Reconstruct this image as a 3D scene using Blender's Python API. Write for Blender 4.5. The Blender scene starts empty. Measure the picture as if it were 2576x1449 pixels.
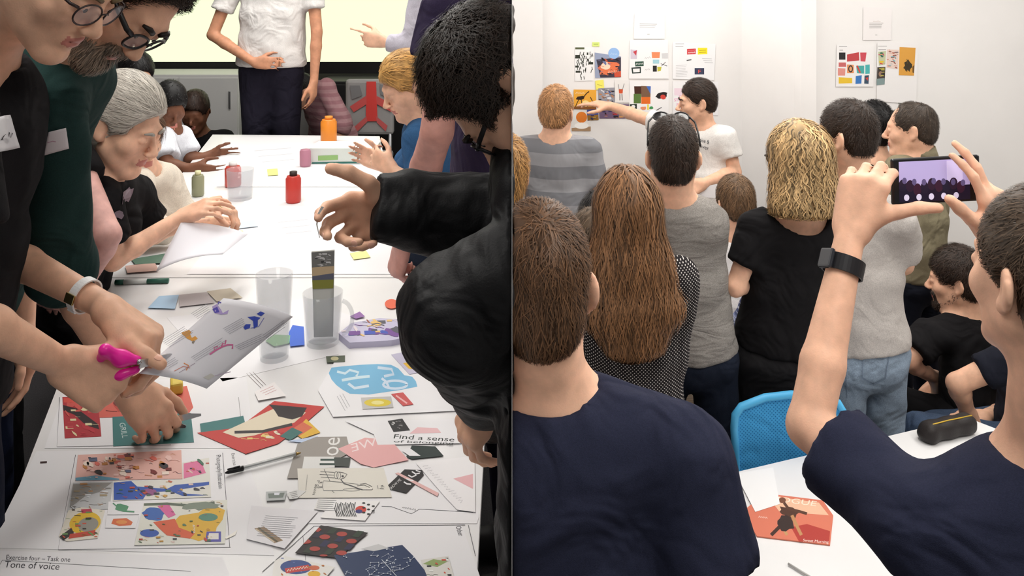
import bpy, bmesh, math, random, time
import numpy as np
from mathutils import Vector, Matrix
T0 = time.time()
random.seed(7); RNG = np.random.default_rng(11)
C = bpy.context.scene.collection
SC = bpy.context.scene

# ---------------------------------------------------------------- camera
# two neighbouring rooms, split by a thin partition in the plane x = 0; the
# camera stands at the open front end of that partition and sees both rooms
F_PX, Y_HOR, CAM_H = 2100.0, -60.0, 1.8
cam_data = bpy.data.cameras.new('camera')
cam_data.sensor_fit = 'HORIZONTAL'; cam_data.sensor_width = 36.0
cam_data.lens = 36.0 * F_PX / 2576.0
cam_data.shift_y = -(724.5 - Y_HOR) / 2576.0
cam_data.clip_start = 0.05; cam_data.clip_end = 60
cam = bpy.data.objects.new('camera', cam_data); C.objects.link(cam)
cam.location = (0, 0, CAM_H); cam.rotation_euler = (math.pi / 2, 0, 0)
SC.camera = cam

# ---------------------------------------------------------------- light
w = bpy.data.worlds.new('world'); SC.world = w; w.use_nodes = True
w.node_tree.nodes['Background'].inputs[0].default_value = (1.0, 0.985, 0.96, 1)
w.node_tree.nodes['Background'].inputs[1].default_value = 0.3

def area(loc, sx, sy, power, col=(1, .98, .95), rot=(0, 0, 0)):
    l = bpy.data.lights.new('ceiling_lamp_light', 'AREA'); l.shape = 'RECTANGLE'
    l.size = sx; l.size_y = sy; l.energy = power; l.color = col
    o = bpy.data.objects.new('ceiling_lamp_light', l); C.objects.link(o)
    o.location = loc; o.rotation_euler = rot
    return o

CEIL_L, CEIL_R, FLOOR_R = 2.9, 2.65, -0.47
LAMPS_L = [(-1.05, 1.3), (-1.05, 3.2), (-1.9, 4.9), (-0.5, 4.9)]
LAMPS_R = [(0.75, 0.7), (2.4, 1.6), (0.9, 2.7), (2.4, 3.6), (0.85, 4.5)]
for x, y in LAMPS_L: area((x, y, CEIL_L - .06), .6, 1.2, 17)
for x, y in LAMPS_R: area((x, y, CEIL_R - .06), .6, 1.2, 15)

vs = SC.view_settings
vs.view_transform = 'Standard'; vs.look = 'None'; vs.gamma = 1.0
vs.use_curve_mapping = False; vs.exposure = 0.0
# ================================================================ helpers
def P(px, py, d):
    """photo pixel + distance -> point in the room"""
    return np.array([(px - 1288.0) / F_PX * d, d, CAM_H - (py - Y_HOR) / F_PX * d])
def PZ(px, py, z):
    """photo pixel on the horizontal plane at height z"""
    return P(px, py, (CAM_H - z) * F_PX / (py - Y_HOR))
def V3(*a): return np.array(a, dtype=float)
def nrm(v):
    v = np.asarray(v, float); return v / max(np.linalg.norm(v), 1e-9)

def lin(c):
    out = []
    for v in c[:3]:
        v = v / 255.0
        out.append(v / 12.92 if v <= .04045 else ((v + .055) / 1.055) ** 2.4)
    return (*out, 1.0)

MATS = {}
def mat(name, col, rough=.7, bump=0, bscale=200, var=0, vscale=8, spec=.3, metal=0, emit=None, estr=1,
        alpha=1, trans=0, sub=0, wrinkle=0, wscale=6, stretch=None, ior=1.45, sheen=0):
    if name in MATS: return MATS[name]
    m = bpy.data.materials.new(name); m.use_nodes = True; MATS[name] = m
    nt = m.node_tree; b = nt.nodes['Principled BSDF']
    L = nt.links.new; N = nt.nodes.new
    b.inputs['Base Color'].default_value = lin(col)
    b.inputs['Roughness'].default_value = rough
    b.inputs['Metallic'].default_value = metal
    b.inputs['Specular IOR Level'].default_value = spec
    b.inputs['IOR'].default_value = ior
    b.inputs['Transmission Weight'].default_value = trans
    b.inputs['Alpha'].default_value = alpha
    if sheen: b.inputs['Sheen Weight'].default_value = sheen
    if sub:
        b.inputs['Subsurface Weight'].default_value = sub
        b.inputs['Subsurface Radius'].default_value = (.012, .004, .002)
        b.inputs['Subsurface Scale'].default_value = 1.0
    if emit:
        b.inputs['Emission Color'].default_value = lin(emit); b.inputs['Emission Strength'].default_value = estr
    tc = N('ShaderNodeTexCoord')
    src = tc.outputs['Object']
    if stretch:
        mp = N('ShaderNodeMapping'); mp.inputs['Scale'].default_value = stretch
        L(src, mp.inputs[0]); src = mp.outputs[0]
    if var:
        n = N('ShaderNodeTexNoise'); n.inputs['Scale'].default_value = vscale; n.inputs['Detail'].default_value = 4
        L(src, n.inputs['Vector'])
        r = N('ShaderNodeValToRGB')
        lo = [max(0, c * (1 - var)) for c in col]; hi = [min(255, c * (1 + var)) for c in col]
        r.color_ramp.elements[0].position = .3; r.color_ramp.elements[0].color = lin(lo)
        r.color_ramp.elements[1].position = .7; r.color_ramp.elements[1].color = lin(hi)
        L(n.outputs[0], r.inputs[0]); L(r.outputs[0], b.inputs['Base Color'])
    last = None
    if wrinkle:
        n = N('ShaderNodeTexNoise'); n.inputs['Scale'].default_value = wscale; n.inputs['Detail'].default_value = 2
        n.inputs['Distortion'].default_value = 1.2
        L(src, n.inputs['Vector'])
        bm_ = N('ShaderNodeBump'); bm_.inputs['Strength'].default_value = min(1, wrinkle); bm_.inputs['Distance'].default_value = .03
        L(n.outputs[0], bm_.inputs['Height']); last = bm_
    if bump:
        n = N('ShaderNodeTexNoise'); n.inputs['Scale'].default_value = bscale; n.inputs['Detail'].default_value = 3
        L(src, n.inputs['Vector'])
        bm_ = N('ShaderNodeBump'); bm_.inputs['Strength'].default_value = bump; bm_.inputs['Distance'].default_value = .002
        L(n.outputs[0], bm_.inputs['Height'])
        if last: L(last.outputs[0], bm_.inputs['Normal'])
        last = bm_
    if last: L(last.outputs[0], b.inputs['Normal'])
    return m

def skin(name, col):
    return mat('skin_' + name, col, rough=.52, var=.06, vscale=30, bump=.12, bscale=350, spec=.35, sub=.12)
def cloth(name, col, rough=.9, wr=1.0, var=.08):
    return mat('cloth_' + name, col, rough=rough, bump=.35, bscale=900, var=var, vscale=420, spec=.15, wrinkle=wr, wscale=7)
def hairmat(name, col, var=.45, rough=.5):
    if 'hair_' + name in MATS: return MATS['hair_' + name]
    m = mat('hair_' + name, col, rough=rough, spec=.35); nt = m.node_tree
    a = nt.nodes.new('ShaderNodeAttribute'); a.attribute_name = 'tone'; r = nt.nodes.new('ShaderNodeValToRGB')
    r.color_ramp.elements[0].color = lin([c * (1 - var) for c in col]); r.color_ramp.elements[1].color = lin([min(255, c * (1 + var * .75)) for c in col])
    nt.links.new(a.outputs['Fac'], r.inputs[0]); nt.links.new(r.outputs[0], nt.nodes['Principled BSDF'].inputs['Base Color'])
    return m

def mk(name, V, F, m, parent=None, smooth=True, midx=None):
    """mesh object from vertex array and an (n,3|4) face array or list"""
    me = bpy.data.meshes.new(name)
    V = np.asarray(V, dtype=np.float32)
    if isinstance(F, np.ndarray):
        k = F.shape[1]; n = len(F)
        me.vertices.add(len(V)); me.vertices.foreach_set('co', V.ravel())
        me.loops.add(n * k); me.loops.foreach_set('vertex_index', F.astype(np.int32).ravel())
        me.polygons.add(n)
        me.polygons.foreach_set('loop_start', np.arange(0, n * k, k, dtype=np.int32))
        me.update(calc_edges=True)
    else:
        me.from_pydata([tuple(map(float, v)) for v in V], [], [tuple(map(int, f)) for f in F]); me.update()
    ms = m if isinstance(m, (list, tuple)) else [m]
    for q in ms: me.materials.append(q)
    if smooth is not False: me.polygons.foreach_set('use_smooth', np.ones(len(me.polygons), dtype=bool))
    if midx is not None: me.polygons.foreach_set('material_index', np.asarray(midx, dtype=np.int32))
    me.validate()
    o = bpy.data.objects.new(name, me); C.objects.link(o)
    if parent is not None: o.parent = parent
    return o

def tag(o, label, cat, group=None):
    o['label'] = label; o['category'] = cat
    if group: o['group'] = group
    return o
def struct(o): o['kind'] = 'structure'; return o
def empty(name, loc, label, cat, group=None):
    o = bpy.data.objects.new(name, None); C.objects.link(o); o.location = tuple(map(float, loc)); o.empty_display_size = .1
    return tag(o, label, cat, group)
def child(o, parent):
    """parent keeping world coordinates baked in the mesh"""
    o.parent = parent; o.matrix_parent_inverse = Matrix.Translation(-Vector(parent.location)); return o

# -- polygonal building blocks: return (verts, faces)
def box_vf(c, s, rot=None):
    v = np.array([[x, y, z] for x in (-.5, .5) for y in (-.5, .5) for z in (-.5, .5)]) * np.asarray(s, float)
    if rot is not None: v = v @ np.asarray(rot).T
    return v + np.asarray(c, float), [(0, 1, 3, 2), (4, 6, 7, 5), (0, 4, 5, 1), (2, 3, 7, 6), (0, 2, 6, 4), (1, 5, 7, 3)]
def rotz(a):
    c, s = math.cos(a), math.sin(a); return np.array([[c, -s, 0], [s, c, 0], [0, 0, 1]])
def merge(parts):
    V, Fc, n = [], [], 0
    for v, f in parts:
        V.append(np.asarray(v, float)); Fc += [tuple(i + n for i in q) for q in f]; n += len(v)
    return np.concatenate(V), Fc
def bevbox(name, c, s, m, parent=None, bev=.006, rot=None, seg=2):
    v, f = box_vf((0, 0, 0), s)
    bm = bmesh.new(); vs_ = [bm.verts.new(q) for q in v]
    for q in f: bm.faces.new([vs_[i] for i in q])
    bmesh.ops.recalc_face_normals(bm, faces=bm.faces)
    bmesh.ops.bevel(bm, geom=list(bm.edges), offset=min(bev, min(s) * .45), segments=seg, profile=.5, affect='EDGES')
    me = bpy.data.meshes.new(name); bm.to_mesh(me); bm.free()
    R_ = np.eye(3) if rot is None else np.asarray(rot)
    co = np.empty(len(me.vertices) * 3, dtype=np.float32); me.vertices.foreach_get('co', co)
    co = co.reshape(-1, 3) @ R_.T.astype(np.float32) + np.asarray(c, np.float32)
    me.vertices.foreach_set('co', co.ravel()); me.update(); me.materials.append(m)
    o = bpy.data.objects.new(name, me); C.objects.link(o)
    if parent is not None: child(o, parent)
    return o
def tube_vf(pts, r, sides=8, cap=True, closed=False):
    pts = np.asarray(pts, float); n = len(pts)
    r = np.full(n, r) if np.isscalar(r) else np.asarray(r, float)
    V, Fc = [], []
    t0 = pts[1] - pts[0]; up = np.array([0, 0, 1.]) if abs(nrm(t0)[2]) < .9 else np.array([1., 0, 0])
    for i in range(n):
        t = nrm(pts[(i + 1) % n] - pts[i - 1]) if closed else nrm(pts[min(i + 1, n - 1)] - pts[max(i - 1, 0)])
        a = nrm(np.cross(up, t)); b = np.cross(t, a); up = b
        for k in range(sides):
            q = 2 * math.pi * k / sides
            V.append(pts[i] + r[i] * (math.cos(q) * a + math.sin(q) * b))
    m_ = n if closed else n - 1
    for i in range(m_):
        for k in range(sides):
            i2 = (i + 1) % n
            Fc.append((i * sides + k, i * sides + (k + 1) % sides, i2 * sides + (k + 1) % sides, i2 * sides + k))
    if cap and not closed:
        Fc.append(tuple(range(sides))[::-1]); Fc.append(tuple((n - 1) * sides + k for k in range(sides)))
    return np.array(V), Fc
def lathe_vf(c, prof, n=28, ax=None):
    """prof: list of (r, z); revolved about the vertical through c"""
    V, Fc = [], []
    for r, z in prof:
        for k in range(n):
            a = 2 * math.pi * k / n; V.append((c[0] + r * math.cos(a), c[1] + r * math.sin(a), c[2] + z))
    for i in range(len(prof) - 1):
        for k in range(n):
            Fc.append((i * n + k, i * n + (k + 1) % n, (i + 1) * n + (k + 1) % n, (i + 1) * n + k))
    return np.array(V), Fc
def ell_vf(c, r, A=None, nu=14, nv=9):
    A = np.eye(3) if A is None else np.asarray(A)
    V = []
    for i in range(nv + 1):
        th = math.pi * i / nv
        for k in range(nu):
            ph = 2 * math.pi * k / nu
            q = np.array([math.sin(th) * math.cos(ph), math.sin(th) * math.sin(ph), math.cos(th)]) * np.asarray(r)
            V.append(np.asarray(c) + A @ q)
    Fc = [(i * nu + k, (i + 1) * nu + k, (i + 1) * nu + (k + 1) % nu, i * nu + (k + 1) % nu) for i in range(nv) for k in range(nu)]
    return np.array(V), Fc

# ================================================================ signed-distance modelling
def cone(a, b, ra, rb, k=.02, op='u', rip=None):
    a = np.asarray(a, float); b = np.asarray(b, float); r = max(ra, rb) + (rip[0] if rip else 0)
    return dict(t='cone', a=a, b=b, ra=ra, rb=rb, k=k, op=op, rip=rip, lo=np.minimum(a, b) - r, hi=np.maximum(a, b) + r)
def fcone(a, b, ra, rb, k=.02, op='u', rip=None, rnd=.006):
    q = cone(a, b, ra, rb, k, op, rip); q['t'] = 'fcone'; q['rnd'] = rnd; return q
def ell(c, r, A=None, k=.02, op='u'):
    """A: 3x3 with the axes as columns"""
    c = np.asarray(c, float); r = np.asarray(r, float); A = np.eye(3) if A is None else np.asarray(A, float)
    e = np.abs(A) @ r
    return dict(t='ell', c=c, r=r, A=A, k=k, op=op, lo=c - e, hi=c + e)
def econe(a, b, u, rxa, rya, rxb, ryb, k=.03, flat=False, op='u'):
    """elliptic cone a->b, u = lateral direction"""
    a = np.asarray(a, float); b = np.asarray(b, float); u = nrm(u); r = max(rxa, rxb, rya, ryb)
    return dict(t='econe', a=a, b=b, u=u, q=(rxa, rya, rxb, ryb), k=k, op=op, flat=flat, lo=np.minimum(a, b) - r, hi=np.maximum(a, b) + r)
def rbox(c, s, A=None, r=.005, k=.0, op='u'):
    c = np.asarray(c, float); s = np.asarray(s, float) / 2; A = np.eye(3) if A is None else np.asarray(A, float)
    e = np.abs(A) @ s
    return dict(t='box', c=c, s=s, A=A, r=r, k=k, op=op, lo=c - e, hi=c + e)
def half(n, p, op='i'):
    """keep the side where (x-p).n < 0"""
    return dict(t='half', n=nrm(n), p=np.asarray(p, float), op=op, k=0)

def prim_d(q, X):
    t = q['t']
    if t in ('cone', 'fcone'):
        a, b = q['a'], q['b']; ab = b - a; L2 = max(ab @ ab, 1e-12); L = math.sqrt(L2)
        ap = X - a; h = ap @ (ab / L2); hc = np.clip(h, 0, 1)
        r = q['ra'] + hc * (q['rb'] - q['ra'])
        if q['rip']: r = r + q['rip'][0] * (np.abs(np.sin(np.pi * hc * L / q['rip'][1])) - .6)
        if t == 'cone':
            return np.sqrt(((ap - hc[:, None] * ab) ** 2).sum(1)) - r
        rad = np.sqrt(np.maximum(((ap - h[:, None] * ab) ** 2).sum(1), 0)) - r
        axl = np.maximum(-h, h - 1) * L
        m_ = q['rnd']; x = np.maximum(rad + m_, 0); y = np.maximum(axl + m_, 0)
        return np.minimum(np.maximum(rad, axl) + m_, 0) + np.sqrt(x * x + y * y) - m_
    if t == 'ell':
        y = (X - q['c']) @ q['A']; k0 = np.sqrt(((y / q['r']) ** 2).sum(1)); k1 = np.sqrt(((y / q['r'] ** 2) ** 2).sum(1))
        return k0 * (k0 - 1) / np.maximum(k1, 1e-9)
    if t == 'econe':
        a, b, u = q['a'], q['b'], q['u']; ab = b - a; L2 = ab @ ab; L = math.sqrt(L2); ax = ab / L
        u = nrm(u - ax * (u @ ax)); v = np.cross(ax, u)
        ap = X - a; h = ap @ ax / L; hc = np.clip(h, 0, 1)
        rx = q['q'][0] + hc * (q['q'][2] - q['q'][0]); ry = q['q'][1] + hc * (q['q'][3] - q['q'][1])
        lu = ap @ u; lv = ap @ v; mn = np.minimum(rx, ry)
        if q['flat']:
            k0 = np.sqrt((lu / rx) ** 2 + (lv / ry) ** 2); rad = (k0 - 1) * mn
            axl = np.maximum(-h, h - 1) * L; m_ = .008
            x = np.maximum(rad + m_, 0); y = np.maximum(axl + m_, 0)
            return np.minimum(np.maximum(rad, axl) + m_, 0) + np.sqrt(x * x + y * y) - m_
        la = (h - hc) * L
        k0 = np.sqrt((lu / rx) ** 2 + (lv / ry) ** 2 + (la / mn) ** 2); return (k0 - 1) * mn
    if t == 'box':
        y = np.abs((X - q['c']) @ q['A']) - q['s'] + q['r']
        return np.sqrt((np.maximum(y, 0) ** 2).sum(1)) + np.minimum(y.max(1), 0) - q['r']
    if t == 'half':
        return (X - q['p']) @ q['n']

def sdf(prims, X):
    d = np.full(len(X), 1.0)
    for q in prims:
        e = prim_d(q, X); k = q['k']
        if q['op'] == 'u':
            if k > 0:
                h = np.maximum(k - np.abs(d - e), 0) / k; d = np.minimum(d, e) - h * h * k * .25
            else: d = np.minimum(d, e)
        elif q['op'] == 's':
            e = -e
            if k > 0:
                h = np.maximum(k - np.abs(d - e), 0) / k; d = np.maximum(d, e) + h * h * k * .25
            else: d = np.maximum(d, e)
        else: d = np.maximum(d, e)
    return d

_E = np.array([(a, b) for a in range(8) for b in range(a + 1, 8) if bin(a ^ b).count('1') == 1])
_CO = np.array([[(i >> 2) & 1, (i >> 1) & 1, i & 1] for i in range(8)], float)
def mesh_sdf(prims, h, disp=None, dmax=.0, B=14, smooth=1):
    un = [q for q in prims if q['op'] == 'u']
    lo = np.min([q['lo'] for q in un], 0) - 3 * h - dmax - .01; hi = np.max([q['hi'] for q in un], 0) + 3 * h + dmax + .01
    for q in prims:
        if q['t'] == 'half' and abs(q['n'][0]) > .99:
            if q['n'][0] > 0: hi[0] = min(hi[0], q['p'][0] + 3 * h)
            else: lo[0] = max(lo[0], q['p'][0] - 3 * h)
    nb = np.maximum(np.ceil((hi - lo) / (B * h)).astype(int), 1)
    bi = np.stack(np.meshgrid(*[np.arange(n) for n in nb], indexing='ij'), -1).reshape(-1, 3)
    cen = lo + (bi + .5) * (B * h); R_ = B * h * .87
    dc = sdf(prims, cen)
    bi = bi[np.abs(dc) < R_ * 1.5 + dmax + .012]
    NX, NY, NZ = (nb * B + 2)
    g = np.arange(B + 1)
    loc = np.stack(np.meshgrid(g, g, g, indexing='ij'), -1).reshape(-1, 3)
    keys, verts, quads = [], [], []
    K = lambda i: ((i[..., 0] + 1) * (NY + 2) + i[..., 1] + 1) * (NZ + 2) + i[..., 2] + 1
    for b in bi:
        base = b * B; X = lo + (loc + base) * h; c = lo + (base + B / 2) * h
        sel = []
        hasu = False
        for q in prims:
            if 'lo' in q:
                dd = np.maximum(np.maximum(q['lo'] - c, c - q['hi']), 0)
                if dd @ dd > (R_ + q['k'] + h + dmax) ** 2: continue
                if q['op'] == 'u': hasu = True
            sel.append(q)
        if not hasu: continue
        d = sdf(sel, X)
        if disp is not None:
            mk_ = np.abs(d) < dmax + 3 * h
            if mk_.any():
                d = d.copy(); d[mk_] += disp(X[mk_])
        ins = (d < 0)
        if ins.all() or not ins.any(): continue
        D = d.reshape(B + 1, B + 1, B + 1); I = ins.reshape(D.shape)
        cs = np.stack([D[x:x + B, y:y + B, z:z + B] for x in (0, 1) for y in (0, 1) for z in (0, 1)], -1).reshape(-1, 8)
        ic = cs < 0; cnt = ic.sum(1); act = np.nonzero((cnt > 0) & (cnt < 8))[0]
        if len(act):
            cv = cs[act]; s = np.zeros((len(act), 3)); n = np.zeros(len(act))
            for a, e in _E:
                x = (cv[:, a] < 0) != (cv[:, e] < 0)
                t = np.where(x, cv[:, a] / np.where(np.abs(cv[:, a] - cv[:, e]) < 1e-12, 1, cv[:, a] - cv[:, e]), 0)
                s += np.where(x[:, None], _CO[a] + t[:, None] * (_CO[e] - _CO[a]), 0); n += x
            ci = np.stack(np.unravel_index(act, (B, B, B)), -1) + base
            verts.append(lo + (ci + s / n[:, None]) * h); keys.append(K(ci))
        for ax in range(3):
            A0 = I[:B, :B, :B]
            A1 = np.roll(I, -1, ax)[:B, :B, :B]
            w_ = np.argwhere(A0 != A1)
            if not len(w_): continue
            u, v = (ax + 1) % 3, (ax + 2) % 3
            fl = A0[w_[:, 0], w_[:, 1], w_[:, 2]]
            gq = w_ + base; q4 = []
            for du, dv in ((-1, -1), (0, -1), (0, 0), (-1, 0)):
                z = gq.copy(); z[:, u] += du; z[:, v] += dv; q4.append(K(z))
            q4 = np.stack(q4, 1); q4[~fl] = q4[~fl][:, ::-1]; quads.append(q4)
    if not keys: return np.zeros((0, 3)), np.zeros((0, 4), int)
    keys = np.concatenate(keys); verts = np.concatenate(verts); quads = np.concatenate(quads)
    o = np.argsort(keys); ks = keys[o]; verts = verts[o]
    ix = np.searchsorted(ks, quads); ix = np.minimum(ix, len(ks) - 1)
    ok = (ks[ix] == quads).all(1); Fc = ix[ok]
    for _ in range(smooth):
        a = np.concatenate([Fc[:, i] for i in range(4)]); b = np.concatenate([Fc[:, (i + 1) % 4] for i in range(4)])
        aa = np.concatenate([a, b]); bb = np.concatenate([b, a]); n = np.bincount(aa, minlength=len(verts))
        av = np.stack([np.bincount(aa, weights=verts[bb, i], minlength=len(verts)) for i in range(3)], 1) / np.maximum(n, 1)[:, None]
        verts = np.where(n[:, None] > 0, verts * .45 + av * .55, verts)
    return verts, Fc

def waves(seed, freq, stretch=(1, 1, 1), n=4):
    r = np.random.default_rng(seed); W = r.normal(size=(n, 3)); W /= np.linalg.norm(W, axis=1)[:, None]
    W2 = r.normal(size=(n, 3)); ph = r.uniform(0, 6.28, (n, 2)); st = np.asarray(stretch, float)
    def f(X):
        Y = X * st * freq * 6.28; s = 0
        for i in range(n):
            s = s + np.sin(Y @ W[i] + ph[i, 0] + 1.3 * np.sin(.5 * (Y @ W2[i]) + ph[i, 1]))
        return s / n
    return f

def vnormals(V, Fc):
    a = V[Fc[:, 2]] - V[Fc[:, 0]]; b = V[Fc[:, 3]] - V[Fc[:, 1]]; n = np.cross(a, b)
    N = np.zeros_like(V)
    for i in range(4):
        for c in range(3): N[:, c] += np.bincount(Fc[:, i], weights=n[:, c], minlength=len(V))
    return N / np.maximum(np.linalg.norm(N, axis=1), 1e-12)[:, None]

def ribbons(pts, nor, width):
    """pts (M,K,3), nor (M,K,3) -> ribbon quads tapering to the tip"""
    M, K_, _ = pts.shape
    t = np.gradient(pts, axis=1); s = np.cross(t, nor); s /= np.maximum(np.linalg.norm(s, axis=2), 1e-9)[..., None]
    wd = width * np.linspace(1, .25, K_)[None, :, None] * RNG.uniform(.6, 1.3, (M, 1, 1))
    L_ = pts - s * wd / 2; R_ = pts + s * wd / 2
    V = np.stack([L_, R_], 2).reshape(-1, 3)
    base = (np.arange(M)[:, None] * K_ + np.arange(K_ - 1)[None]) * 2
    Fc = np.stack([base, base + 1, base + 3, base + 2], -1).reshape(-1, 4)
    return V, Fc

def make_hair(name, parent, prims, m, h=.005, n=2500, length=.03, width=.002, comb=None, lift=.15, jit=.2, wave=0, wfreq=20,
              disp=.0025, K_=6, clipx=0, dfreq=28, label=None, seed=3, stretch=(1, 1, .5)):
    """hair: a solid of the hairdo's shape covered with locks that flow over it"""
    f = waves(seed, dfreq, stretch)
    V, Fc = mesh_sdf(prims, h, disp=lambda X: disp * f(X), dmax=disp)
    if not len(V): return None
    N = vnormals(V, Fc); r = np.random.default_rng(seed); tone = np.clip(.42 + .3 * waves(seed + 9, dfreq * 1.5, stretch)(V), 0, 1)
    if n:
        i = r.integers(0, len(V), n); p = V[i].copy(); cur = N[i].copy(); pts = [p - cur * .002]; ns = [cur]
        rv = r.normal(size=(n, 3)) * jit; ln = length * r.uniform(.55, 1.25, n); ph = r.uniform(0, 6.28, n)
        side = None
        for s in range(1, K_):
            c = comb(p) if comb is not None else np.tile([0, 0, -1.], (n, 1))
            c = c + rv; tg = c - cur * (c * cur).sum(1)[:, None]; tg /= np.maximum(np.linalg.norm(tg, axis=1), .25)[:, None]
            st = (ln / (K_ - 1))[:, None]
            p = p + tg * st
            e = 1e-3; d0 = sdf(prims, p)
            g_ = np.stack([sdf(prims, p + np.eye(3)[a] * e) - d0 for a in range(3)], 1)
            gl = np.linalg.norm(g_, axis=1); ok = gl > 1e-6; cur = np.where(ok[:, None], g_ / np.maximum(gl, 1e-6)[:, None], cur)
            tgt = .0015 + lift * ln * s / (K_ - 1)
            p = p - cur * np.clip(d0 - tgt, -.02, .02)[:, None]
            if wave:
                sd = np.cross(tg, cur); pp = p + sd * (wave * np.sin(wfreq * ln * s / (K_ - 1) + ph))[:, None]
            else: pp = p
            pts.append(pp); ns.append(cur)
        pts = np.stack(pts, 1); ns = np.stack(ns, 1)
        if clipx:
            ok = (pts[:, :, 0] * clipx > .001).all(1); pts, ns = pts[ok], ns[ok]
        v2, f2 = ribbons(pts, ns, width)
        tone = np.concatenate([tone, np.repeat(r.beta(1.6, 1.6, len(pts)), pts.shape[1] * 2)])
        Fc = np.concatenate([Fc, f2 + len(V)]); V = np.concatenate([V, v2])
    o = mk(name, V, Fc, m)
    if len(o.data.vertices) == len(tone): o.data.attributes.new('tone', 'FLOAT', 'POINT').data.foreach_set('value', tone.astype(np.float32))
    if parent is not None: child(o, parent)
    if label: o['label'] = label
    return o
# ================================================================ people
class Frame:
    """head frame: X = the person's right, Y = where the face points, Z = crown"""
    def __init__(s, c, face, up=(0, 0, 1), sc=1.0):
        s.c = np.asarray(c, float); s.Y = nrm(face); u = np.asarray(up, float)
        s.Z = nrm(u - s.Y * (u @ s.Y)); s.X = np.cross(s.Y, s.Z); s.sc = sc
        s.A = np.stack([s.X, s.Y, s.Z], 1)
    def __call__(s, x, y, z): return s.c + s.A @ (np.array([x, y, z]) * s.sc)
    def loc(s, Pw): return ((Pw - s.c) @ s.A) / s.sc
    def ell(s, c, r, k=.02, op='u', tilt=None):
        A = s.A if tilt is None else s.A @ tilt
        return ell(s(*c), np.asarray(r) * s.sc, A, k * s.sc, op)
    def cone(s, a, b, ra, rb, k=.02, op='u'): return cone(s(*a), s(*b), ra * s.sc, rb * s.sc, k * s.sc, op)

def head_prims(H, fem=False, jaw=1.0, ear=True, fine=True):
    q = [H.ell((0, -.017, .036), (.074, .094, .086), 0),
         H.ell((0, .028, -.03), (.061, .062, .088), .04)]
    jw = .047 * jaw if not fem else .042
    for s in (-1, 1):
        q += [H.cone((s * jw * 1.12, -.002, -.05), (s * .016, .068, -.103), .02, .017, .03),
              H.ell((s * .043, .055, -.022), (.024, .024, .022), .025)]
    q += [H.ell((0, .078, -.103), (.021, .016, .016), .02),
          H.cone((-.034, .082, .026), (.034, .082, .026), .009, .009, .02)]
    for s in (-1, 1): q.append(H.ell((s * .031, .1, .006), (.02, .016, .012), .018, 's'))
    q += [H.cone((0, .088, .014), (0, .112, -.026), .0065, .0105, .012),
          H.ell((0, .112, -.03), (.0115, .011, .010), .008)]
    for s in (-1, 1):
        q.append(H.ell((s * .0115, .103, -.034), (.0085, .011, .0075), .006))
        if fine: q.append(H.ell((s * .006, .106, -.041), (.0035, .006, .004), .003, 's'))
        q.append(H.ell((s * .031, .0815, .005), (.0165, .0125, .0115), .004))      # eyeball under its lids
    q += [H.ell((0, .083, -.062), (.026, .014, .018), .015),
          H.ell((0, .0925, -.0575), (.021, .008, .0058), .006), H.ell((0, .091, -.0695), (.018, .008, .0065), .006),
          H.ell((0, .101, -.0635), (.023, .009, .0016), .003, 's')]
    if ear:
        t = rotm(0, 0, 0)
        for s in (-1, 1):
            tl = np.array([[math.cos(s * .62), -math.sin(s * .62), 0], [math.sin(s * .62), math.cos(s * .62), 0], [0, 0, 1]])
            q += [H.ell((s * .083, -.021, .002), (.0085, .021, .033), .008, 'u', tl),
                  H.ell((s * .080, -.010, -.025), (.0075, .0105, .013), .008, 'u', tl),
                  H.ell((s * .0925, -.015, .005), (.0058, .0125, .021), .006, 's', tl)]
    return q
def rotm(x, y, z):
    return np.array(Matrix.Rotation(z, 3, 'Z') @ Matrix.Rotation(y, 3, 'Y') @ Matrix.Rotation(x, 3, 'X'))

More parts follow.
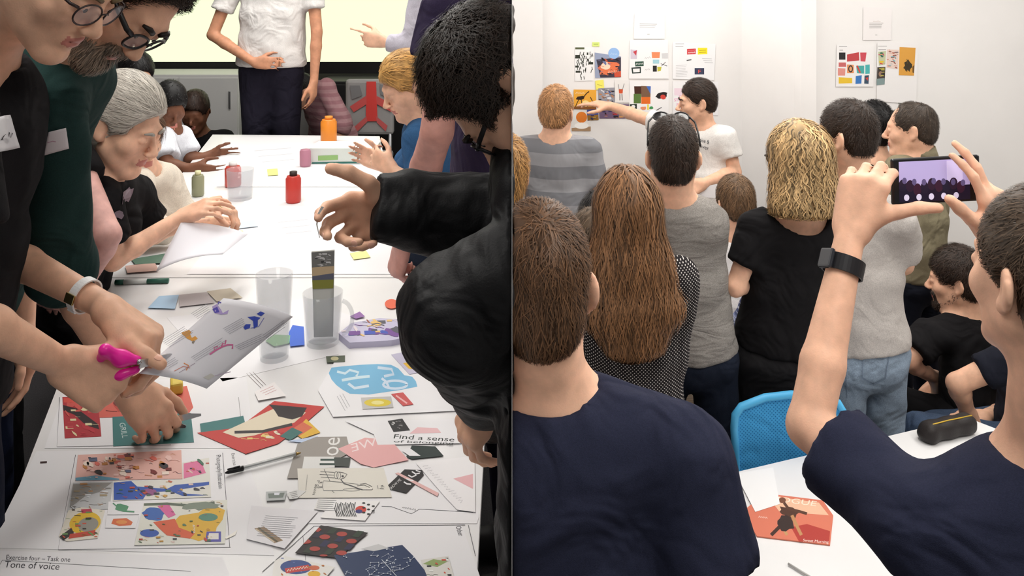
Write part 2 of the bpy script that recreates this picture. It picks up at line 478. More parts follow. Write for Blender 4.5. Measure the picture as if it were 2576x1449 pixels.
FL = [(.043, .026, .020), (.047, .030, .021), (.043, .028, .021), (.034, .021, .018)]
FY = [.029, .0095, -.0105, -.029]; FX = [.088, .092, .087, .079]; FRAD = [.0092, .0094, .0088, .0078]
def hand_prims(wr, xd, zd, side, curl=((.35, .4, .25),) * 4, splay=(.08, .02, -.05, -.12), thumb=((.62, .62, -.35), (.9, .3, -.25), (1, .1, -.2)),
               sc=1.0, nails=None):
    """wr wrist, xd towards the fingers, zd out of the back of the hand; side +1 right, -1 left"""
    x = nrm(xd); z = np.asarray(zd, float); z = nrm(z - x * (z @ x)); y = np.cross(z, x) * side
    A = np.stack([x, y, z], 1)
    W_ = lambda p: np.asarray(wr) + A @ (np.asarray(p, float) * sc)
    q = []
    for i in range(4):
        q.append(cone(W_((.004, FY[i] * .55, 0)), W_((FX[i], FY[i], .001)), .0145 * sc, .0115 * sc, .012 * sc))
    q.append(cone(W_((.01, .012, -.006)), W_((.05, .034, -.012)), .017 * sc, .0135 * sc, .016 * sc))
    q.append(cone(W_((.012, -.016, -.008)), W_((.06, -.026, -.008)), .014 * sc, .011 * sc, .014 * sc))
    for i in range(4):
        p = np.array([FX[i], FY[i], 0.]); a = 0
        for j in range(3):
            a += curl[i][j]; sp = splay[i]
            dv = np.array([math.cos(a) * math.cos(sp), math.cos(a) * math.sin(sp), -math.sin(a)])
            p2 = p + dv * FL[i][j]; r0 = FRAD[i] * (1 - .1 * j); r1 = FRAD[i] * (1 - .1 * (j + 1))
            q.append(cone(W_(p), W_(p2), r0 * sc, r1 * sc, (.008 if j == 0 else .004) * sc))
            if j == 2 and nails is not None:
                up = np.array([math.sin(a) * math.cos(sp), math.sin(a) * math.sin(sp), math.cos(a)])
                nails.append((W_(p + dv * FL[i][j] * .72 + up * r1 * .80), A @ np.stack([dv, np.cross(up, dv), up], 1), .0068 * sc))
            p = p2
    p = np.array([.036, .028, -.01]); LT = (.038, .034, .027)
    for j in range(3):
        dv = nrm(thumb[j]); p2 = p + dv * LT[j]; r = (.0135, .0115, .0108, .0088)
        q.append(cone(W_(p), W_(p2), r[j] * sc, r[j + 1] * sc, (.012 if j == 0 else .005) * sc))
        if j == 2 and nails is not None:
            up = nrm(np.cross(dv, np.cross(np.array([.2, .5, 1.]), dv)))
            nails.append((W_(p + dv * LT[j] * .7 + up * r[3] * .86), A @ np.stack([dv, np.cross(up, dv), up], 1), .0085 * sc))
        p = p2
    return q

def hair_cap(H, t=.006, front=.07, nape=-.07, sides=True, full=0.0):
    """solid of a short hairdo: t thickness, full = extra height on top"""
    q = [H.ell((0, -.019, .038 + full * .5), (.0755 + t, .096 + t, .088 + t + full * .5), 0),
         H.ell((0, -.055, -.02 + (nape + .07) * .5), (.062 + t * .6, .052 + t * .6, .062), .03)]
    q += [H.ell((0, .118, front - .088), (.135, .083, .088), .012, 's')]
    for s in (-1, 1):
        q += [H.ell((s * .088, .045, -.06), (.05, .058, .075), .01, 's'),
              H.ell((s * .095, -.014, -.012), (.03, .03, .04), .008, 's')]
    q += [dict(t='half', n=-H.Z, p=H(0, -.06, nape), op='i', k=0)]
    return q

DEF = dict(sh_w=.185, girth=1.0, arm=1.0)
PEOPLE = []
def person(label, head, d, face, up=(0, 0, 1), hs=1.0, sc=1.0, body=None, lean=(0, 0, 0), neck=None, sh=None, pelvis=None,
           armL=None, armR=None, handL=None, handR=None, skinm=None, top=None, bottom=None, hair=None, fem=False, girth=1.0,
           floor=0.0, seated=False, hb=.006, ht=.007, side=0, headp=None, jaw=1.0, extra_skin=(), shw=None, legs=True, lips=True, knees=None,
           nails=False, eyes=False, uparm=1.0):
    """head = photo pixel of the head's centre at distance d; arms = [shoulder, elbow, wrist] (None = hangs by default)"""
    ht *= 1.5; hb *= 1.0 if hb < .0052 else (1.18 if hb < .0075 else 1.4)
    Hc = P(*head, d); H = Frame(Hc, face, up, hs * sc)
    bf = nrm(V3(*(body if body is not None else face)) * V3(1, 1, 0)); R_ = np.cross(bf, [0, 0, 1.])
    Nk = np.asarray(neck, float) if neck is not None else H(0, -.045, -.125) + V3(0, 0, -.03) * sc
    sp = nrm(V3(0, 0, -1) - V3(*lean))                 # down the spine
    Pv = np.asarray(pelvis, float) if pelvis is not None else Nk + sp * .54 * sc
    sp = nrm(Pv - Nk); LS = np.linalg.norm(Pv - Nk)
    w_ = (shw if shw else (.158 if fem else .185)) * sc
    mid = Nk + sp * .055 * sc + bf * .01
    S = {1: mid + R_ * w_, -1: mid - R_ * w_}
    if sh: 
        for s_, v in sh.items(): S[s_] = np.asarray(v, float)
    ar = {}
    for s_, a in ((1, armR), (-1, armL)):
        if a is None:
            e = S[s_] + V3(0, 0, -.29) * sc + R_ * s_ * .045 * sc - bf * .02 * sc
            ar[s_] = [S[s_], e, e + (V3(0, 0, -.235) + bf * .07) * sc]
        else: ar[s_] = [S[s_] if a[0] is None else np.asarray(a[0], float), np.asarray(a[1], float), np.asarray(a[2], float)]
    g = girth * (.9 if fem else 1.0)
    clip = []
    if side: clip = [half((-side, 0, 0), (side * .0008, 0, 0))]
    # ---- skin: one continuous body
    q = (headp or head_prims)(H, fem, jaw)
    q += [cone(H(0, -.03, -.045), Nk + sp * .03, (.05 if fem else .059) * sc, (.054 if fem else .066) * sc, .03)]
    q += [cone(Nk + sp * .03, S[s_], .05 * sc, .04 * sc, .05) for s_ in (1, -1)]
    ua = .043 * sc * (.88 if fem else 1) * uparm
    q += [econe(Nk + sp * .10, Nk + sp * LS * .3, R_, .13 * sc * g, .07 * sc * g, .12 * sc * g, .07 * sc * g, .05)]
    nl = []
    for s_ in (1, -1):
        a, e, w0 = ar[s_]
        hd = (handR if s_ == 1 else handL) or {}
        if hd.get('none'):
            q += [cone(a, e, ua * 1.08, ua * .85, .03)]; continue
        q += [cone(a, e, ua * 1.08, ua * .85, .03), cone(e, e + (w0 - e) * .3, ua * .84, ua * .86, .012),
              cone(e + (w0 - e) * .3, w0, ua * .86, .0255 * sc * (.88 if fem else 1), .012)]
        xd = hd.get('x', nrm(w0 - e)); zd = hd.get('z', None)
        if zd is None: zd = R_ * s_ + bf * .3
        kw = {k: v for k, v in hd.items() if k in ('curl', 'splay', 'thumb')}
        q += hand_prims(w0, xd, zd, s_, sc=hd.get('sc', .97 if fem else 1.06) * sc, nails=nl if nails else None, **kw)
    V, Fc = mesh_sdf(q + clip, hb)
    base = V3(Pv[0], Pv[1], floor)
    if side > 0: base[0] = max(base[0], .05)
    if side < 0: base[0] = min(base[0], -.05)
    sm = skinm or skin('light', (214, 160, 130))
    mats_ = [sm, mat('lips', (192, 120, 108), .45, spec=.4)]
    mi = None
    if lips:
        cc = H.loc(V[Fc].mean(1)); lp = (np.abs(cc[:, 0]) < .023) & (cc[:, 1] > .088) & (cc[:, 1] < .12) & (cc[:, 2] < -.0525 - np.abs(cc[:, 0]) * .05) & (cc[:, 2] > -.0755 + np.abs(cc[:, 0]) * .2)
        mi = lp.astype(int)
    o = mk('person', V - base, Fc, mats_, midx=mi); o.location = tuple(base); tag(o, label, 'person')
    o['floor'] = floor
    for c_, A_, r_ in nl:
        v, f = ell_vf(c_, (r_ * 1.0, r_ * .75, r_ * .22), A_, 10, 6)
        if side == 0 or (v[:, 0] * side > .0008).all(): child(mk('nail', v, f, mat('nail', (232, 178, 156), .3, spec=.5)), o)
    del o['floor']
    # ---- clothing
    if top:
        tm = top['m']; th = top.get('th', .012) * 1.0; fit = top.get('fit', 1.0)
        sl = top.get('sleeve', .62); sr = top.get('sr', 1.25); hem = top.get('hem', 1.04)
        gx = g * fit
        tq = [cone(Nk + sp * .045, S[1], .052 * sc + th, .046 * sc + th, .04), cone(Nk + sp * .045, S[-1], .052 * sc + th, .046 * sc + th, .04),
              econe(Nk + sp * .14 * sc, Nk + sp * LS * .55, R_, .162 * sc * gx, .103 * sc * gx, (.142 if fem else .155) * sc * gx, .105 * sc * gx, .07),
              econe(Nk + sp * LS * .5, Nk + sp * LS * hem, R_, (.142 if fem else .157) * sc * gx, .108 * sc * gx, .178 * sc * gx, .134 * sc * gx, .04, flat=True),
              ell(Nk + sp * .075 * sc, V3(.105, .085, .075) * sc, np.stack([R_, bf, V3(0, 0, 1)], 1), .05)]
        if fem and top.get('bust', True): 
            for s_ in (1, -1): tq.append(ell(Nk + sp * .22 * sc + R_ * s_ * .075 * sc + bf * .085 * sc, V3(.07, .065, .075) * sc, k=.04))
        rip = top.get('rip')
        for s_ in (1, -1):
            a, e, w0 = ar[s_]
            if sl <= 1.0:
                tq += [fcone(a - (e - a) * .05, a + (e - a) * sl, ua * 1.15 + th, ua * sr + th, .035, rip=rip)]
            else:
                f2 = sl - 1
                tq += [cone(a, e, ua * 1.15 + th, ua * 1.05 * sr * .85 + th, .035, rip=rip),
                       fcone(e - (w0 - e) * .02, e + (w0 - e) * f2, ua * 1.05 * sr * .85 + th, (ua * .72 * sr * .9 + th) if not top.get('cuff') else top['cuff'], .02, rip=rip)]
        nr = top.get('neck_r', 1.0)
        tq += [cone(H(0, -.03, -.06), Nk + sp * top.get('neck_d', .012), .056 * sc * nr, .071 * sc * nr, .022, 's')]
        tq += top.get('cut', [])
        tq += clip
        fr = waves(len(PEOPLE) + 5, top.get('ff', 4.5), (1, 1, 1.5)); am = top.get('fold', .007)
        fv = waves(len(PEOPLE) + 55, top.get('ff', 4.5) * 2.4, (1.2, 1.2, .5))
        fade = lambda X: np.clip((np.linalg.norm(X - Nk, axis=1) - .075 * nr * sc) / .09, 0, 1)
        V, Fc = mesh_sdf(tq, ht, disp=lambda X: (am * fr(X) + am * .5 * fv(X)) * fade(X), dmax=am * 1.5)
        t_ = child(mk(top.get('name', 'shirt'), V, Fc, tm), o)
        if top.get('label'): t_['label'] = top['label']
        o_top = t_
        if top.get('pattern_prims'): pass
    # ---- legs
    if bottom and legs:
        bm_ = bottom['m']; bt = bottom.get('th', .014); bh = bottom.get('h', .013); bh = bh * 1.5 if bh > .012 else bh * 1.15
        lq = [econe(Nk + sp * LS * .86, Pv + V3(0, 0, -.02), R_, .148 * sc * g, .108 * sc * g, .165 * sc * g, .125 * sc * g, .03, flat=False)]
        shoes = []
        for s_ in (1, -1):
            hip = Pv + R_ * s_ * .085 * sc + V3(0, 0, -.03)
            if knees is not None:
                kn, ank = [np.asarray(z, float) for z in knees[s_]]
            elif seated:
                kn = hip + bf * .40 * sc + R_ * s_ * .05 + V3(0, 0, .02); ank = np.array([kn[0], kn[1], floor + .09]) + bf * .03
            else:
                kn = np.array([hip[0] + bf[0] * .02, hip[1] + bf[1] * .02, floor + (hip[2] - floor) * .53]) + R_ * s_ * .015
                ank = np.array([hip[0] - bf[0] * .02, hip[1] - bf[1] * .02, floor + .09]) + R_ * s_ * .02
            lw = bottom.get('lw', 1.0)
            if bottom.get('skirt'):
                pass
            lq += [cone(hip, kn, .083 * sc * g * lw + bt * .3, .058 * sc * lw + bt * .3, .035), fcone(kn + (hip - kn) * .03, ank + V3(0, 0, -.03), .056 * sc * lw + bt * .3, .045 * sc * lw + bt * .5, .02)]
            shoes.append((ank, s_))
        if bottom.get('skirt'):
            lq.append(econe(Pv + V3(0, 0, .0), Pv + V3(0, 0, -.5) * sc, R_, .165 * sc * g, .13 * sc * g, .17 * sc * g, .135 * sc * g, .04, flat=True))
        fr2 = waves(len(PEOPLE) + 15, 6.5); am2 = bottom.get('fold', .004)
        V, Fc = mesh_sdf(lq + clip, bh, disp=lambda X: am2 * fr2(X), dmax=am2)
        if len(V): child(mk(bottom.get('name', 'trousers'), V, Fc, bm_), o)
        for ank, s_ in shoes:
            c0 = np.array([ank[0], ank[1], floor]); A_ = np.stack([R_, bf, V3(0, 0, 1)], 1)
            v, Fq = mesh_sdf([ell(c0 + bf * .05 + V3(0, 0, .035), (.045, .135, .05), A_, 0), cone(c0 + V3(0, 0, .05), c0 + V3(0, 0, .12), .042, .04, .03),
                              half((0, 0, -1), (0, 0, floor + .001))] + clip, .02)
            if len(v): child(mk('shoe', v, Fq, bottom.get('shoe', mat('shoe_dark', (35, 33, 33), .6))), o)
    if eyes:
        for s_ in (-1, 1):
            v, f = ell_vf(H(s_ * .031, .0845, .003), V3(.0095, .0098, .0062) * H.sc, H.A, 14, 10)
            e_ = child(mk('eye', v, f, mat('eye_white', (225, 215, 208), .25, spec=.5)), o)
            v, f = ell_vf(H(s_ * .031, .0935, .0015), V3(.0045, .0016, .0045) * H.sc, H.A, 12, 8)
            child(mk('iris', v, f, mat('iris', (52, 40, 34), .2)), e_)
    # ---- hair
    if hair:
        hp = hair['prims'](H) if callable(hair.get('prims')) else hair_cap(H, **hair.get('cap', {}))
        kw = {k: v for k, v in hair.items() if k not in ('prims', 'cap', 'm', 'comb')}
        cb = hair.get('comb', (0, -.2, -1))
        fn = (lambda X: np.tile(H.A @ np.array(cb, float), (len(X), 1))) if not callable(cb) else (lambda X: cb(H, X))
        kw['h'] = kw.get('h', .005) * (1.25 if hb < .0052 else 1.5)
        make_hair('hair', o, hp + clip, hair['m'], comb=fn, clipx=side, seed=len(PEOPLE) + 3, **kw)
    PEOPLE.append(o)
    return o, H, ar, dict(N=Nk, S=S, P=Pv, R=R_, F=bf, clip=clip, sp=sp)

def swirl(H, X):
    """hair that grows out from the crown"""
    l = H.loc(X); c = l - np.array([0, -.06, .10]); c[:, 2] *= .6
    return c / np.maximum(np.linalg.norm(c, axis=1), .01)[:, None] @ H.A.T

def brows(o, H, m, w=.0045, side=0):
    for s in (-1, 1):
        pts = [H(s * .013, .0955, .024), H(s * .03, .096, .0305), H(s * .046, .086, .0285)]
        v, f = tube_vf(pts, [w * H.sc, w * H.sc, w * .5 * H.sc], 6)
        if side == 0 or (v[:, 0] * side > .0008).all(): child(mk('eyebrow', v, f, m), o)

def glasses(o, H, m, lens, shape='round', r=.0022, drop=0.0, fwd=0.0, tw=.004, side=0, tilt=0, wx=.024, wz=.019):
    """spectacles: two rims, bridge, two temples, two lenses"""
    lens_ = []; yy = .103 + fwd; zz = .003 - drop; parts = []
    for s in (-1, 1):
        ring = []
        for k in range(24):
            a = 2 * math.pi * k / 24; ca, sa = math.cos(a), math.sin(a); e = .75 if shape == 'square' else 1.0
            x = wx * np.sign(ca) * abs(ca) ** e; z = wz * np.sign(sa) * abs(sa) ** e
            ring.append(H(s * .0315 + x, yy - abs(s * .0315 + x) * .18 + z * tilt, zz + z))
        parts.append(tube_vf(ring, r * H.sc, 6, closed=True))
        cen = H(s * .0315, yy - .0315 * .18, zz)
        lv = np.array([cen] + ring); lf = [(0, 1 + k, 1 + (k + 1) % 24) for k in range(24)]
        parts.append(tube_vf([H(s * .0565, yy - .012, zz + .010), H(s * .070, yy - .02, zz + .012), H(s * .0765, .03, zz + .014), H(s * .078, -.012, zz + .018), H(s * .077, -.03, zz - .006)],
                             [tw * H.sc] * 5, 6))
        if side == 0 or (lv[:, 0] * side > .0008).all(): 
            lens_.append((lv, lf))
    parts.append(tube_vf([H(-.009, yy, zz + .006), H(0, yy + .002, zz + .009), H(.009, yy, zz + .006)], r * H.sc, 6))
    V, Fc = merge(parts)
    if side:
        keep = V[:, 0] * side > .0008; Fc = [f for f in Fc if all(keep[i] for i in f)]
    gl = child(mk('glasses', V, Fc, m), o)
    for lv, lf in lens_: child(mk('lens', lv, lf, lens), gl)
    return gl
# ================================================================ the two rooms
M_WALL = mat('wall_paint', (236, 234, 233), .75, bump=.05, bscale=120, var=.01, vscale=3, spec=.2)
M_WALLG = mat('wall_grey', (120, 118, 118), .8, bump=.05, bscale=120, var=.02, vscale=3, spec=.2)
M_CEIL = mat('ceiling_paint', (240, 240, 238), .85)
M_CARPET = mat('carpet_dark', (44, 42, 44), .95, bump=.6, bscale=500, var=.2, vscale=200)
M_FLOORR = mat('floor_boards', (112, 98, 84), .6, bump=.1, bscale=60, var=.15, vscale=14, stretch=(1, 14, 1))
def slab(name, c, s, m): 
    v, f = box_vf(c, s); return struct(mk(name, v, f, m, smooth=False))
def quad_wall(name, a, b, z0, z1, t, m):
    """vertical wall from plan point a to b, thickness t away from the room (to the right of a->b seen from above)"""
    a = np.array(a, float); b = np.array(b, float); d_ = nrm(b - a); n = np.array([-d_[1], d_[0]]) * t
    pl = [a, b, b + n, a + n]; v = [(*p, z0) for p in pl] + [(*p, z1) for p in pl]
    return struct(mk(name, v, [(0, 1, 5, 4), (1, 2, 6, 5), (2, 3, 7, 6), (3, 0, 4, 7), (0, 3, 2, 1), (4, 5, 6, 7)], m, smooth=False))
slab('floor_left', (-2.4, 3.2, -.05), (4.8, 8.4, .1), M_CARPET)
slab('ceiling_left', (-2.4, 3.2, CEIL_L + .05), (4.8, 8.4, .1), M_CEIL)
slab('wall_partition', (0, 4.2, (CEIL_L + FLOOR_R) / 2), (.0006, 6.2, CEIL_L - FLOOR_R), M_WALL)
slab('wall_left', (-4.85, 3.2, 1.45), (.1, 8.4, 2.9), M_WALLG)
slab('wall_back_left', (-2.4, 7.35, 1.45), (4.8, .1, 2.9), M_WALLG)
# right room: bright wall, angled return, nearer wall, pier by the partition
xw = lambda px, d: (px - 1288) / F_PX * d
D1, D2 = 5.3, 4.75
slab('floor_right', (1.8, 2.3, FLOOR_R - .05), (3.6, 6.6, .1), M_FLOORR)
slab('ceiling_right', (1.8, 2.3, CEIL_R + .05), (3.6, 6.6, .1), M_CEIL)
quad_wall('wall_back_right', (0, D1), (xw(1866, D1), D1), FLOOR_R, CEIL_R, .1, M_WALL)
quad_wall('wall_return', (xw(1866, D1), D1), (xw(2024, D2 + .0), D2 + .12), FLOOR_R, CEIL_R, .1, M_WALL)
quad_wall('trim_1', (xw(2016, D2 + .12), D2 + .125), (xw(2016, D2), D2), FLOOR_R, CEIL_R, .08, M_WALL)
quad_wall('wall_near_right', (xw(2018, D2), D2), (3.6, D2 + .25), FLOOR_R, CEIL_R, .1, M_WALL)
quad_wall('wall_right', (3.6, D2 + .3), (3.6, -1), FLOOR_R, CEIL_R, .1, M_WALL)
slab('wall_pier', (xw(1365, 4.75) / 2 + .0005, 4.98, (FLOOR_R + CEIL_R) / 2), (xw(1365, 4.75) - .001, .46, CEIL_R - FLOOR_R), M_WALL)
# ceiling lamps: white frame and lit diffuser
def lamp(x, y, z, label, grp):
    o = empty('ceiling_lamp', (x, y, z), label, 'lamp', grp)
    parts = [box_vf((x + sx * .31, y, z - .02), (.03, 1.25, .04)) for sx in (-1, 1)] + [box_vf((x, y + sy * .61, z - .02), (.59, .03, .04)) for sy in (-1, 1)]
    v, f = merge(parts); child(mk('lamp_frame', v, f, mat('lamp_frame', (235, 235, 235), .5), smooth=False), o)
    v, f = box_vf((x, y, z - .012), (.59, 1.19, .02)); child(mk('diffuser', v, f, mat('lamp_diffuser', (250, 250, 245), .5, emit=(255, 250, 240), estr=4), smooth=False), o)
for x, y in LAMPS_L: lamp(x, y, CEIL_L, 'flat square ceiling lamp above the craft table room', 'ceiling lamps of the craft room')
for x, y in LAMPS_R: lamp(x, y, CEIL_R, 'flat square ceiling lamp above the presentation room', 'ceiling lamps of the presentation room')

# projection screen on the far wall of the left room
so = empty('presentation_screen', P(700, 178, 7.2), 'large bright pale yellow presentation screen with black frame on far wall', 'screen')
a = P(330, -260, 7.2); b = P(1062, 155, 7.2); c0 = (a + b) / 2
v, f = box_vf((c0[0], 7.2, c0[2]), (b[0] - a[0], .03, a[2] - b[2])); child(mk('display', v, f, mat('screen_light', (40, 42, 36), .4, emit=(246, 255, 212), estr=1.12), smooth=False), so)
fr = []
for (x, z, sx, sz) in ((c0[0], b[2] - .05, b[0] - a[0] + .2, .1), (c0[0], a[2] + .05, b[0] - a[0] + .2, .1), (a[0] - .05, c0[2], .1, a[2] - b[2]), (b[0] + .05, c0[2], .1, a[2] - b[2])):
    fr.append(box_vf((x, 7.2, z), (sx, .05, sz)))
v, f = merge(fr); child(mk('screen_frame', v, f, mat('black_plastic', (22, 21, 23), .35, spec=.5), smooth=False), so)
# low cabinets and dark equipment along the far wall
def cabinet(px0, px1, py0, py1, d, m, label, name='cabinet', doors=2):
    a = P(px0, py0, d); b = P(px1, py0, d); z1 = a[2]; z0 = 0.0; w_ = b[0] - a[0]; o = empty(name, ((a[0] + b[0]) / 2, d + .2, 0), label, name)
    bevbox('cabinet_body', ((a[0] + b[0]) / 2, d + .22, (z0 + z1) / 2), (w_, .42, z1 - z0), m, o, .008)
    for k in range(doors):
        xx = a[0] + (k + .5) * w_ / doors
        dr = bevbox('door', (xx, d + .003, (z0 + z1) / 2), (w_ / doors - .012, .02, z1 - z0 - .05), m, o, .004)
        bevbox('handle', (xx + w_ / doors * .36, d - .015, z1 - .2), (.015, .02, .14), mat('steel', (170, 170, 172), .3, metal=1), dr, .004)
    return o
cabinet(300, 600, 188, 400, 6.7, mat('white_laminate', (205, 204, 204), .5), 'white low cabinet under the presentation screen')
cabinet(800, 1090, 205, 400, 6.7, mat('black_laminate', (30, 29, 31), .5), 'black low cabinet under the presentation screen')
# ================================================================ people, right room
FR = FLOOR_R
SK1 = skin('fair', (232, 184, 156)); SK2 = skin('light', (222, 174, 146)); SK3 = skin('tan', (196, 140, 110)); SK4 = skin('brown', (120, 78, 58))
LENS = mat('spectacle_lens', (225, 222, 235), .04, alpha=.16, spec=.8)
BLACKP = mat('black_plastic', (22, 21, 23), .35, spec=.5)
H_BROWN = hairmat('brown', (92, 66, 46)); H_DARK = hairmat('dark', (48, 36, 29)); H_BLACK = hairmat('black', (18, 16, 17)); H_BLOND = hairmat('darkblond', (150, 116, 78))
H_GINGER = hairmat('sandy', (170, 126, 86)); H_GREY = hairmat('grey', (190, 184, 174), var=.2); H_LONG = hairmat('longbrown', (122, 88, 60), var=.5)
JEANS = cloth('jeans_dark', (38, 44, 58)); JEANSL = cloth('jeans_light', (136, 152, 170), var=.14); BLK = cloth('black', (24, 23, 25)); NAVY = cloth('navy', (40, 43, 62))
def stripes(name, c1, c2, period, phase=0):
    m = mat(name, c1, .9, bump=.3, bscale=900, spec=.15, wrinkle=.5, wscale=7); nt = m.node_tree; N = nt.nodes.new; L = nt.links.new
    g = N('ShaderNodeNewGeometry'); s = N('ShaderNodeSeparateXYZ'); L(g.outputs['Position'], s.inputs[0])
    a = N('ShaderNodeMath'); a.operation = 'MULTIPLY_ADD'; a.inputs[1].default_value = 1 / period; a.inputs[2].default_value = phase + 40
    L(s.outputs['Z'], a.inputs[0]); f = N('ShaderNodeMath'); f.operation = 'FRACT'; L(a.outputs[0], f.inputs[0])
    r = N('ShaderNodeValToRGB'); r.color_ramp.interpolation = 'CONSTANT'; r.color_ramp.elements[0].color = lin(c1); r.color_ramp.elements[1].position = .5; r.color_ramp.elements[1].color = lin(c2)
    L(f.outputs[0], r.inputs[0]); L(r.outputs[0], nt.nodes['Principled BSDF'].inputs['Base Color']); return m
def dots(name, bg, fg, scale):
    """woven dots on dark cloth"""
    m = mat(name, bg, .9, spec=.15, wrinkle=.5, wscale=7); nt = m.node_tree; N = nt.nodes.new; L = nt.links.new
    tc = N('ShaderNodeTexCoord'); sp = N('ShaderNodeSeparateXYZ'); L(tc.outputs['Object'], sp.inputs[0])
    out = []
    for ax, k in (('X', scale), ('Z', scale)):
        a = N('ShaderNodeMath'); a.operation = 'MULTIPLY'; a.inputs[1].default_value = k; L(sp.outputs[ax], a.inputs[0])
        s_ = N('ShaderNodeMath'); s_.operation = 'SINE'; L(a.outputs[0], s_.inputs[0]); out.append(s_)
    p = N('ShaderNodeMath'); p.operation = 'MULTIPLY'; L(out[0].outputs[0], p.inputs[0]); L(out[1].outputs[0], p.inputs[1])
    g = N('ShaderNodeMath'); g.operation = 'GREATER_THAN'; g.inputs[1].default_value = .55; L(p.outputs[0], g.inputs[0])
    mx = N('ShaderNodeMix'); mx.data_type = 'RGBA'; mx.inputs[6].default_value = lin(bg); mx.inputs[7].default_value = lin(fg)
    L(g.outputs[0], mx.inputs[0]); L(mx.outputs[2], nt.nodes['Principled BSDF'].inputs['Base Color']); return m
def plaid(name):
    m = mat(name, (70, 80, 120), .9, spec=.15); nt = m.node_tree; N = nt.nodes.new; L = nt.links.new
    tc = N('ShaderNodeTexCoord'); sp = N('ShaderNodeSeparateXYZ'); L(tc.outputs['Object'], sp.inputs[0]); prev = None
    for ax, k, c in (('X', 26, (30, 36, 70)), ('Z', 26, (30, 36, 70)), ('Z', 55, (205, 208, 220)), ('X', 55, (205, 208, 220))):
        a = N('ShaderNodeMath'); a.operation = 'MULTIPLY'; a.inputs[1].default_value = k; L(sp.outputs[ax], a.inputs[0])
        f = N('ShaderNodeMath'); f.operation = 'FRACT'; L(a.outputs[0], f.inputs[0])
        g = N('ShaderNodeMath'); g.operation = 'GREATER_THAN'; g.inputs[1].default_value = .5 if k == 26 else .86; L(f.outputs[0], g.inputs[0])
        h_ = N('ShaderNodeMath'); h_.operation = 'MULTIPLY'; h_.inputs[1].default_value = .55; L(g.outputs[0], h_.inputs[0])
        mx = N('ShaderNodeMix'); mx.data_type = 'RGBA'; mx.inputs[6].default_value = lin((112, 122, 160)); mx.inputs[7].default_value = lin(c)
        if prev: L(prev.outputs[2], mx.inputs[6])
        L(h_.outputs[0], mx.inputs[0]); prev = mx
    L(prev.outputs[2], nt.nodes['Principled BSDF'].inputs['Base Color']); return m

# near man in navy, seen from behind
NEAR, NEAR_H, NEAR_A, NEAR_J = person('man in navy t-shirt with brown hair, back turned, beside the man filming', (1352, 730), 1.33, (-.12, 1, -.05), hs=.97, body=(.12, 1, 0), skinm=SK1,
    neck=P(1385, 965, 1.34), pelvis=P(1400, 1830, 1.33), sh={1: P(1715, 1125, 1.3), -1: P(1010, 1110, 1.38)}, girth=1.2,
    armR=[None, P(1820, 1560, 1.25), P(1800, 1850, 1.4)], top=dict(m=NAVY, sleeve=.70, sr=1.5, th=.018, hem=1.06, fold=.007, name='t_shirt'), bottom=dict(m=JEANS, h=.02),
    hair=dict(m=H_BROWN, cap=dict(t=.004, full=.02, nape=-.085), n=5500, length=.032, width=.0022, comb=swirl, lift=.14, h=.004, disp=.004, dfreq=16), floor=FR, hb=.0045, ht=.009, side=1)

# man filming with a phone
FILM, FILM_H, FILM_A, FILM_J = person('man in navy t-shirt with arms raised, filming with a phone', (2628, 705), 1.2, (-.22, 1, .02), hs=1.02, body=(-.1, 1, 0), skinm=SK1,
    neck=P(2650, 1130, 1.23), pelvis=P(2590, 2100, 1.22), sh={-1: P(2318, 1320, 1.25), 1: P(2930, 1300, 1.25)}, girth=1.15,
    armL=[None, P(2036, 1072, 1.43), P(2140, 585, 1.57)], armR=[None, P(2700, 1000, 1.5), P(2512, 618, 1.57)],
    handL=dict(x=(.3, .06, .95), z=(-.55, -.8, .2), curl=((.85, .75, .5), (.9, .75, .5), (.95, .75, .5), (.95, .75, .5)), splay=(.1, .03, -.04, -.1),
               thumb=((.55, .75, -.1), (.5, .8, -.15), (.35, .9, -.2)), sc=1.12),
    handR=dict(x=(-.16, -.02, .98), z=(.62, -.75, .12), curl=((.2, .35, .2), (.25, .3, .2), (.7, .8, .5), (.8, .9, .5)), splay=(.16, .02, -.06, -.14),
               thumb=((.7, .72, -.1), (.75, .7, -.2), (.8, .6, -.3)), sc=1.1),
    top=dict(m=NAVY, sleeve=.78, sr=1.45, th=.016, hem=1.05, fold=.008, name='t_shirt'), bottom=dict(m=JEANS, h=.02),
    hair=dict(m=hairmat('darkbrown2', (74, 60, 48)), cap=dict(t=.008, full=.006, nape=-.08), n=5000, length=.022, width=.002, comb=swirl, h=.004, disp=.003), floor=FR, hb=.0049, ht=.009, side=1)
